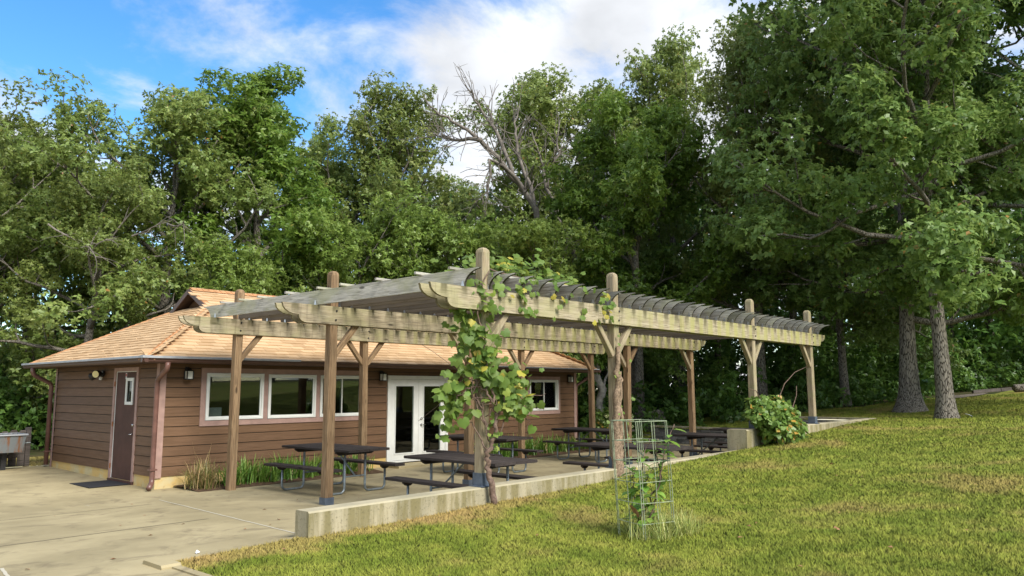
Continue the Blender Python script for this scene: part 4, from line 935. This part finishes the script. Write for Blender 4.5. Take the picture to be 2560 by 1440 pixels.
put(MB().box(-2.32, -.64, 5.07, 5.10, .845, .875).box(-2.32, -.64, 5.8, 5.83, .845, .875).box(-.66, -.63, 5.1, 5.8, .845, .875), 'rim', 'flashing', gr_)
q = MB()
for i in range(16): q.tube([(-2.25+i*.1, 5.1, .862), (-2.25+i*.1, 5.8, .862)], .006, 5)
put(q, 'grate', 'black_metal', gr_); put(MB().tube([(-.64, 5.3, .66), (-.52, 5.3, .665)], .016, 8), 'crank', 'galvanised', gr_)
for x in (-2.1, -1.0): put(MB().box(x-.05, x+.05, 5.4, 5.5, .05, .472), 'leg', 'black_metal', gr_)

# ------------------------------------------------------------------ planting round the building
def blades(rng, cx, cy, z0, n, h, spread, wd, lean=.7):
    """arching strap leaves: three quads each"""
    a = rng.random(n)*6.283; L_ = h*rng.uniform(.55, 1.2, n); out = rng.uniform(.15, 1., n)*lean
    bx = cx+rng.normal(size=n)*spread*.35; by = cy+rng.normal(size=n)*spread*.35; V = []
    for k, t_ in enumerate((0, .4, .75, 1.0)):
        zz = z0+L_*(t_*1.0-out*.62*t_*t_); rr = L_*out*t_**1.5; w_ = wd*(1, .95, .7, .08)[k]
        px = bx+np.cos(a)*rr; py = by+np.sin(a)*rr; ox, oy = -np.sin(a)*w_/2, np.cos(a)*w_/2
        V += [np.stack([px+ox, py+oy, zz], 1), np.stack([px-ox, py-oy, zz], 1)]
    V = np.stack(V, 1).reshape(-1, 3); base = np.arange(n)[:, None]*8
    F = np.concatenate([base+np.array([[2*k, 2*k+1, 2*k+3, 2*k+2]]) for k in range(3)], 1).reshape(-1, 4); t = np.repeat(rng.random(n), 3)
    return V, F, t
def clump(name, label, cat, group, x, y, z, n, h, spread, wd, mat, lean=.8, seed=1):
    o = empty(name, (x, y, z), label, cat, group); V, F, t = blades(np.random.default_rng(seed), x, y, z, n, h, spread, wd, lean); link('leaves', np_mesh('leaves', V, F, mat, t), o); return o
dg = clump('ornamental_grass', 'dry straw-tinged grass clump at the building corner beside the first post', 'grass clump', None, .62, -.62, .02, 460, .56, .32, .013, 'leaf_drygrass', .95, 3)
V, F, t = blades(np.random.default_rng(8), .62, -.6, .02, 11, .85, .16, .009, .5); link('seed_stalks', np_mesh('seed_stalks', V, F, 'leaf_drygrass', np.full(len(F), .8)), dg)
for i, (x, y, h) in enumerate([(1.25, -.62, .48), (1.62, -.50, .56), (2.0, -.66, .50), (2.4, -.52, .58), (2.85, -.6, .48), (3.3, -.52, .48), (3.75, -.6, .42), (4.35, -.5, .42)]):
    clump('lily_clump', 'green strap-leaved lily clump in the bed under the three windows', 'lily', 'lilies under the windows', x, y, .03, 190, h, .30, .022, 'leaf_lily', .95, 20+i)
for i, (x, y, h) in enumerate([(8.4, -.6, .5), (8.9, -.7, .6), (9.5, -.6, .62), (10.1, -.65, .55), (10.8, -.6, .6), (11.5, -.62, .55), (12.2, -.6, .5), (12.9, -.6, .5)]):
    clump('lily_clump', 'grassy lily clump in the bed at the far end of the building', 'lily', 'lilies at the far bed', x, y, .03, 150, h, .32, .022, 'leaf_lily', .8, 40+i)
def shrub(name, label, cat, x, y, z, cl, mat, ln, wd, per, seed, group=None):
    o = empty(name, (x, y, z), label, cat, group); rg = np.random.default_rng(seed)
    V, F, t = rosettes(rg, [(x+c_[0], y+c_[1], z+c_[2]) for c_ in cl], [c_[3] for c_ in cl], per, 4, ln, wd, .9, .3); link('foliage', np_mesh('foliage', V, F, mat, t), o); q = MB()
    for c_ in cl: q.tube([(x+c_[0]*.15, y+c_[1]*.15, z-.05), (x+c_[0]*.6, y+c_[1]*.6, z+c_[2]*.55), (x+c_[0], y+c_[1], z+c_[2])], [.014, .010, .005], 5, False)
    put(q, 'stems', 'vine_bark', o); return o
hy = shrub('hydrangea_bush', 'leafy bush with pale flower heads behind the last rear post', 'bush', 14.9, -.15, .02, [(0, 0, .5, .45), (.5, .1, .6, .4), (-.45, .1, .45, .4), (.1, .3, .85, .4), (.9, .3, .4, .4), (.4, -.1, .25, .4)], 'leaf_bush', .13, .08, 90, 2)
rg = np.random.default_rng(77)
for i in range(14):
    x, y, z = 14.9+rg.uniform(-.5, .95), -.45+rg.uniform(-.1, .25), rg.uniform(.55, 1.2); V, F, t = rosettes(rg, [(x, y, z)], [.09], 40, 3, .03, .03, .8, .1); link('flower_head', np_mesh('flower_head', V, F, 'yellow_flower', t), hy)
zb = g1(9.6, -8.2)
bu = shrub('grape_bush', 'bushy vine with red and yellow leaves against the concrete wall end', 'bush', 9.55, -8.22, zb, [(0, 0, .30, .38), (-.5, .05, .30, .32), (.5, .0, .26, .34), (.1, .15, .58, .34), (-.35, .2, .62, .33), (.45, .12, .5, .32), (-.1, .25, .80, .24), (-.75, .28, .62, .22), (.75, .05, .26, .28), (.3, .2, .74, .22), (-.62, .3, .82, .2)], 'leaf_bush', .115, .105, 85, 5)
q = MB()
for pth in ([(9.5, -8.1, zb+.8), (9.75, -8.2, zb+1.25), (10.1, -8.3, zb+1.5), (10.5, -8.4, zb+1.62)], [(9.1, -8.0, zb+.8), (8.75, -8.0, zb+1.1), (8.4, -8.0, zb+1.15)], [(10.0, -8.2, zb+.6), (10.25, -8.25, zb+1.0), (10.4, -8.2, zb+1.2)]): q.tube(pth, [.012, .009, .007, .004][:len(pth)], 5, False)
put(q, 'shoots', 'vine_bark', bu)

# ------------------------------------------------------------------ grape vine on the pergola
def lobed(seed, L_, lobes=((0, 1.0), (27, .76), (52, .95), (82, .74), (110, .86), (148, .66), (172, .34))):
    rg = random.Random(seed); pts = []
    right = [(a+rg.uniform(-4, 4), r_*rg.uniform(.92, 1.08)) for a, r_ in lobes]; left = [(-a, r_*rg.uniform(.9, 1.1)) for a, r_ in right[1:]][::-1]
    ring = right+left; c0 = (.0, .0, .0); vs = [(0, 0, 0)]
    for a, r_ in ring:
        x = math.cos(R(a))*r_*L_*.62; y = math.sin(R(a))*r_*L_*.62; vs.append((x+.30*L_, y, -.22*(abs(y)**1.5)/L_**.5-.25*max(0, x)**2/L_+rg.uniform(-.006, .006)))
    vs[0] = (.30*L_, 0, .004); n = len(ring)
    return MB().add(vs, [(0, i+1, (i+1) % n+1) for i in range(n)])
VL = []
for i in range(8):
    me = lobed(i, .118).mesh('leaf', 'leaf_vine', True); tt = [.25, .4, .5, .55, .65, .75, .9, 1.0][i]; me.attributes.new('tint', 'FLOAT', 'FACE').data.foreach_set('value', [tt]*len(me.polygons)); VL.append(me)
def vine_leaf(parent, p, nrm, s, rg, dry=.04):
    n_ = Vector(nrm).normalized(); x = Vector((rg.gauss(0, .6), rg.gauss(0, .6), -.9)); x = (x-n_*x.dot(n_)).normalized(); y = n_.cross(x); mm = Matrix.Identity(4)
    for i in range(3): mm[i][0], mm[i][1], mm[i][2], mm[i][3] = x[i]*s, y[i]*s, n_[i]*s, p[i]
    k = 7 if rg.random() < dry else min(int(abs(rg.gauss(2.6, 1.7))), 6)
    return link('leaf', VL[k], parent, mm)
FX, FY = PX[2][0], PY[2]
vine = empty('grape_vine', (FX+.2, FY-.2, .38), 'leafy grape vine climbing the front post and spilling over the rafters', 'vine')
rg = random.Random(12)
def spray(parent, n, cen, ext, nr=(-.45, -.7, .45), s0=.75, s1=1.25, dry=.05):
    """cen along the photo's left-right axis from the post (u), depth v, height z"""
    for _ in range(int(n*1.85)):
        u = cen[0]+rg.gauss(0, ext[0]*.88); v = cen[1]+rg.gauss(0, ext[1]); z = cen[2]+rg.gauss(0, ext[2])
        p = Vector((FX+.663*u+.749*v, FY-.749*u+.663*v, z)); vine_leaf(parent, p, (nr[0]+rg.gauss(0, .45), nr[1]+rg.gauss(0, .45), nr[2]+rg.gauss(0, .35)), rg.uniform(s0, s1)*rg.choice((.7, .9, 1, 1.1, 1.25)), rg, dry)
spray(vine, 26, (-.10, -.16, 3.02), (.16, .08, .16)); spray(vine, 14, (-.26, -.16, 2.72), (.12, .08, .14)); spray(vine, 34, (-.02, -.17, 2.40), (.17, .09, .18)); spray(vine, 20, (-.10, -.16, 2.05), (.15, .08, .14))
spray(vine, 34, (-.34, -.12, 1.84), (.13, .1, .16)); spray(vine, 24, (-.42, -.1, 1.58), (.11, .1, .15)); spray(vine, 46, (.36, -.06, 1.90), (.16, .12, .14)); spray(vine, 26, (.44, -.06, 1.66), (.15, .1, .10)); spray(vine, 12, (.12, -.15, 2.12), (.1, .06, .12)); spray(vine, 9, (.13, -.15, 1.25), (.05, .05, .25), s0=.4, s1=.7)
for _ in range(330):     # over the rafters
    x = rg.triangular(.75, 3.75, 1.9); y = -7.55+abs(rg.gauss(0, .45)); z = RT+.05+abs(rg.gauss(0, .16))*(1.15 if x < 2.8 else .8)
    vine_leaf(vine, Vector((x, y, z)), (rg.gauss(-.3, .5), rg.gauss(-.5, .5), .9), rg.uniform(.7, 1.15), rg, .08)
for x0, n in ((1.05, 12), (1.62, 22), (2.3, 8), (2.9, 5), (3.52, 22)):   # hanging over the beam
    for _ in range(n): vine_leaf(vine, Vector((x0+rg.gauss(0, .12), -7.90+rg.gauss(0, .02), rg.uniform(2.9, 3.45))), (rg.gauss(-.2, .3), -1, rg.gauss(.3, .3)), rg.uniform(.6, 1.0), rg, .1)
def stem(pts, r0, r1, seed, parent=vine, mat='vine_bark', wob=.015, name='stem'):
    rgn = random.Random(seed); out = []; n = len(pts)-1
    for i in range(n):
        for j in range(5): out.append(Vector(pts[i]).lerp(Vector(pts[i+1]), j/5)+Vector((rgn.gauss(0, wob), rgn.gauss(0, wob), rgn.gauss(0, wob*.6))))
    out.append(Vector(pts[-1])); k = len(out); return put(MB().tube(out, [r0+(r1-r0)*i/(k-1) for i in range(k)], 8), name, mat, parent, None, True)
def UV(u, v, z): return (FX+.663*u+.749*v, FY-.749*u+.663*v, z)
stem([UV(.17, -.12, .36), UV(.14, -.17, .62), UV(.08, -.15, .85), UV(.09, -.16, 1.05), UV(.20, -.17, 1.30), UV(.19, -.16, 1.55)], .045, .024, 1)
stem([UV(.19, -.16, 1.55), UV(.12, -.17, 1.80), UV(-.03, -.17, 1.92), UV(-.2, -.15, 1.86), UV(-.36, -.12, 1.7)], .018, .007, 2); stem([UV(.19, -.16, 1.5), UV(.3, -.1, 1.7), UV(.36, -.06, 1.95), UV(.5, 0, 2.1)], .016, .006, 3)
stem([UV(.09, -.16, 1.0), UV(0, -.18, 1.2), UV(-.12, -.16, 1.42), UV(-.3, -.1, 1.45), UV(-.45, -.05, 1.5)], .012, .004, 4); stem([UV(.19, -.16, 1.6), UV(.12, -.16, 2.0), UV(.02, -.17, 2.5), UV(-.05, -.18, 3.1), UV(.1, -.05, 3.45)], .016, .008, 5)
stem([UV(.36, -.06, 1.72), UV(.55, 0, 1.62), UV(.68, .05, 1.62), UV(.82, .1, 1.58)], .009, .003, 6); stem([UV(.5, -.02, 1.6), UV(.62, 0, 1.45), UV(.6, .02, 1.2)], .007, .003, 7); stem([UV(.2, -.14, 1.2), UV(.33, -.1, 1.5), UV(.6, 0, 1.75), UV(.85, .05, 1.8)], .01, .003, 8)
stem([(1.0, -7.7, 3.5), (1.8, -7.5, 3.5), (2.8, -7.4, 3.5), (3.7, -7.5, 3.48)], .012, .006, 9)
for k in range(7): stem([UV(rg.gauss(.08, .05), -.16, rg.uniform(1.0, 1.6)), UV(rg.gauss(0, .15), -.18, rg.uniform(1.6, 2.0)), UV(rg.gauss(0, .28), -.14, rg.uniform(1.5, 2.5)), UV(rg.gauss(0, .4), -.1, rg.uniform(1.3, 2.9))], .008, .003, 100+k)
v2 = empty('old_vine', (PX[2][1], PY[2]-.1, .45), 'thick dry vine trunk twisted round the second front post', 'vine')
bx, by = PX[2][1], PY[2]
for k in range(3):
    pts = [(bx+.105*math.cos(3.6+k*.7+t_*.9), by+.105*math.sin(3.6+k*.7+t_*.9), .44+t_*(2.1, 1.7, 2.3)[k]) for t_ in (0, .2, .4, .6, .8, 1.0)]; stem(pts, (.085, .06, .03)[k], (.035, .02, .012)[k], 20+k, v2, 'old_vine_bark', .014)
for _ in range(34): vine_leaf(v2, Vector((bx+rg.gauss(0, .16), by-.12+rg.gauss(0, .08), rg.choice((rg.uniform(.5, 1.5), rg.uniform(.5, 2.9))))), (rg.gauss(-.3, .5), -.8, .4), rg.uniform(.3, .6), rg, .1)

# ------------------------------------------------------------------ wire cage and its young plant
cx, cy = .45, -10.47; cz = g1(cx, cy); cg = empty('wire_cage', (cx, cy, cz), 'square green wire cage protecting a young plant on the lawn', 'plant cage')
ang = math.atan2(rt.y, rt.x)+R(30); S = .41; e1 = Vector((math.cos(ang), math.sin(ang), 0)); e2 = Vector((-e1.y, e1.x, 0)); P0 = Vector((cx, cy, cz))
cor = [P0+(e1*a+e2*b_)*S/2 for a, b_ in ((-1, -1), (1, -1), (1, 1), (-1, 1))]
leanv = Vector(rt)*-.06
for i in range(4):
    a, b_ = cor[i], cor[(i+1) % 4]
    for f_ in (0, .06, .5):
        q = a.lerp(b_, f_); put(MB().tube([q+Vector((0, 0, -.05)), q+leanv*.5+Vector((rnd.gauss(0, .004), 0, .6)), q+leanv+Vector((0, 0, 1.19))], .0044, 6), 'upright_wire', 'wire_green', cg)
    for k in range(6):
        z = .16+k*.205; o_ = leanv*(z/1.19); put(MB().tube([a+o_+Vector((0, 0, z)), b_+o_+Vector((0, 0, z+rnd.uniform(-.006, .006)))], .0044, 6), 'cross_wire', 'wire_green', cg)
yp = empty('young_plant', (cx, cy, cz), 'young broad-leaved plant growing inside the wire cage', 'plant'); LF = []
for i in range(4):
    q = MB(); L_ = .125; prof = [(0, 0), (.25, .28), (.55, .36), (.8, .22), (1, 0)]; vs = [(x*L_, 0, -.25*(x*x)*L_) for x, _ in prof]+[(x*L_, y*L_, .05*L_-.25*x*x*L_) for x, y in prof[1:4]]+[(x*L_, -y*L_, .05*L_-.25*x*x*L_) for x, y in prof[1:4]]
    q.add(vs, [(0, 1, 5), (1, 2, 6, 5), (2, 3, 7, 6), (3, 4, 7), (0, 8, 1), (1, 8, 9, 2), (2, 9, 10, 3), (3, 10, 4)]); me = q.mesh('leaf', 'leaf_lily' if i < 3 else 'leaf_vine', True); me.attributes.new('tint', 'FLOAT', 'FACE').data.foreach_set('value', [(.45, .6, .8, 1.0)[i]]*len(me.polygons)); LF.append(me)
for k in range(5):
    pts = [P0+Vector((rg.gauss(0, .02), rg.gauss(0, .02), 0))]
    for j in range(5): pts.append(pts[-1]+Vector((rg.gauss(0, .05), rg.gauss(0, .05), .23 if k == 0 else (.2 if k < 3 else .14))))
    stem([tuple(p_) for p_ in pts], .011, .004, 60+k, yp, 'vine_bark', .006)
    for j in range(1, 6):
        for _ in range(6):
            d = Vector((rg.gauss(0, 1), rg.gauss(0, 1), rg.gauss(.1, .45))).normalized(); p_ = pts[j].lerp(pts[j-1], rg.random()); mm, _l = frame(p_, p_+d); s = rg.uniform(.6, 1.25)
            link('leaf', LF[rg.choice((0, 0, 1, 1, 2, 2, 2)) if rg.random() > .05 else 3], yp, mm @ Matrix.Diagonal((s, s, s, 1)))
dlf = put(lobed(77, .16), 'dry_leaf', 'dry_leaf'); tag(dlf, 'curled brown dead leaf caught on the wire cage', 'leaf'); dlf.matrix_basis = T(*(P0+Vector((-.26, -.02, .33)))) @ Matrix.Rotation(.9, 4, 'Y') @ Matrix.Rotation(.5, 4, 'X')
rgn = np.random.default_rng(4); VV = []; FF = []; TT = []; off = 0
for i in range(26):
    a = rgn.random()*6.28; r_ = abs(rgn.normal())*.30; x, y = cx+r_*math.cos(a)+.1, cy+r_*math.sin(a)-.12; V, F, t = blades(rgn, x, y, g1(x, y)-.01, 46, .30, .18, .006, .9); VV.append(V); FF.append(F+off); TT.append(t); off += len(V)
tag(link('long_grass', np_mesh('long_grass', np.concatenate(VV), np.concatenate(FF), 'leaf_tuft', np.concatenate(TT))), 'uncut long grass round the foot of the wire cage', 'grass', None, 'stuff')

# ------------------------------------------------------------------ lawn grass
rng = np.random.default_rng(99); PTS = []
for r0, r1, dens in ((2.2, 5.5, 6500), (5.5, 8.5, 4200), (8.5, 13, 2300), (13, 20, 1000), (20, 34, 300)):
    a0, a1 = yaw-R(62), yaw+R(44); area = (a1-a0)/2*(r1*r1-r0*r0); n = int(area*dens); a = rng.uniform(a0, a1, n); r_ = np.sqrt(rng.uniform(r0*r0, r1*r1, n)); x = CAM.x+r_*np.cos(a); y = CAM.y+r_*np.sin(a)
    k = ~in_hole(x, y-.10) & ~in_hole(x, y+.02) & ~in_hole(x-.05, y) & ~((x > -1.95) & (x < 17.1) & (y > -7.875) & (y < -7.6)) & ~FOREST(x, y)
    PTS.append(np.stack([x[k], y[k], r_[k]], 1))
G = np.concatenate(PTS); n = len(G); z = gz(G[:, 0], G[:, 1]); far_ = np.clip((G[:, 2]-5)/20, 0, 1)
h = rng.uniform(.012, .040, n)*(1+.3*far_); wd = rng.uniform(.0028, .006, n)*(1+2.2*far_); a = rng.random(n)*6.283; le = rng.uniform(.1, 1.3, n); la = rng.random(n)*6.283
b0 = np.stack([G[:, 0]-np.cos(a)*wd, G[:, 1]-np.sin(a)*wd, z-.004], 1); b1 = np.stack([G[:, 0]+np.cos(a)*wd, G[:, 1]+np.sin(a)*wd, z-.004], 1); tp = np.stack([G[:, 0]+np.cos(la)*h*le, G[:, 1]+np.sin(la)*h*le, z+h], 1)
V = np.stack([b0, b1, tp], 1).reshape(-1, 3)
tag(link('grass', np_mesh('grass', V, np.arange(3*n).reshape(n, 3), 'grass_blade', rng.random(n))), 'mown green lawn grass with straw-brown dry patches', 'grass', None, 'stuff')
for i, (px, py, lb) in enumerate(((2090, 1312, 'pale fallen leaf lying on the open lawn'), (2422, 1030, 'small white scrap lying beside the straight grey trunk'))):
    D = 7.6 if i == 0 else 22.2; p = at(px, py, D); z_ = g1(p.x, p.y)+.05; o = put(lobed(80+i, .06 if i == 0 else .2), 'fallen_leaf', 'dry_leaf' if i == 0 else 'litter_white'); o.matrix_basis = T(p.x, p.y, z_) @ Matrix.Rotation(.4, 4, 'X'); tag(o, lb, 'leaf')
lt = put(MB().add([(0, 0, 0), (.07, .01, .01), (.06, .05, .03), (.01, .05, .012), (.03, .03, .05)], [(0, 1, 4), (1, 2, 4), (2, 3, 4), (3, 0, 4)]), 'paper_scrap', 'litter_white'); lt.scale = (.6, .6, .6); lt.location = (-3.0, -7.66, float(pz(np.array(-3.0), np.array(-7.66)))+.026); tag(lt, 'crumpled white paper scrap on the kerb by the lawn', 'litter')

# a few fallen leaves
rng = np.random.default_rng(123); VV = []; FF = []; TT = []
for i in range(150):
    if i < 60: x, y = rng.uniform(-7, 12), rng.uniform(-7.2, -.9); z_ = float(pz(np.array(x), np.array(y)))+.006
    else:
        x, y = rng.uniform(-3, 20), rng.uniform(-13.5, -8.0); z_ = g1(x, y)+.03
    a = rng.random()*6.28; L_ = rng.uniform(.03, .07); k = len(VV)
    d = np.array([math.cos(a), math.sin(a), 0]); e = np.array([-d[1], d[0], 0]); p0 = np.array([x, y, z_])
    VV += [p0, p0+d*L_*.5+e*L_*.3+[0, 0, L_*.2*rng.random()], p0+d*L_, p0+d*L_*.5-e*L_*.3+[0, 0, L_*.25*rng.random()]]; FF.append((k, k+1, k+2, k+3)); TT.append(.5)
tag(link('fallen_leaves', np_mesh('fallen_leaves', VV, FF, 'dry_leaf', TT)), 'scattered small dry leaves on the patio and lawn', 'leaves', None, 'stuff')
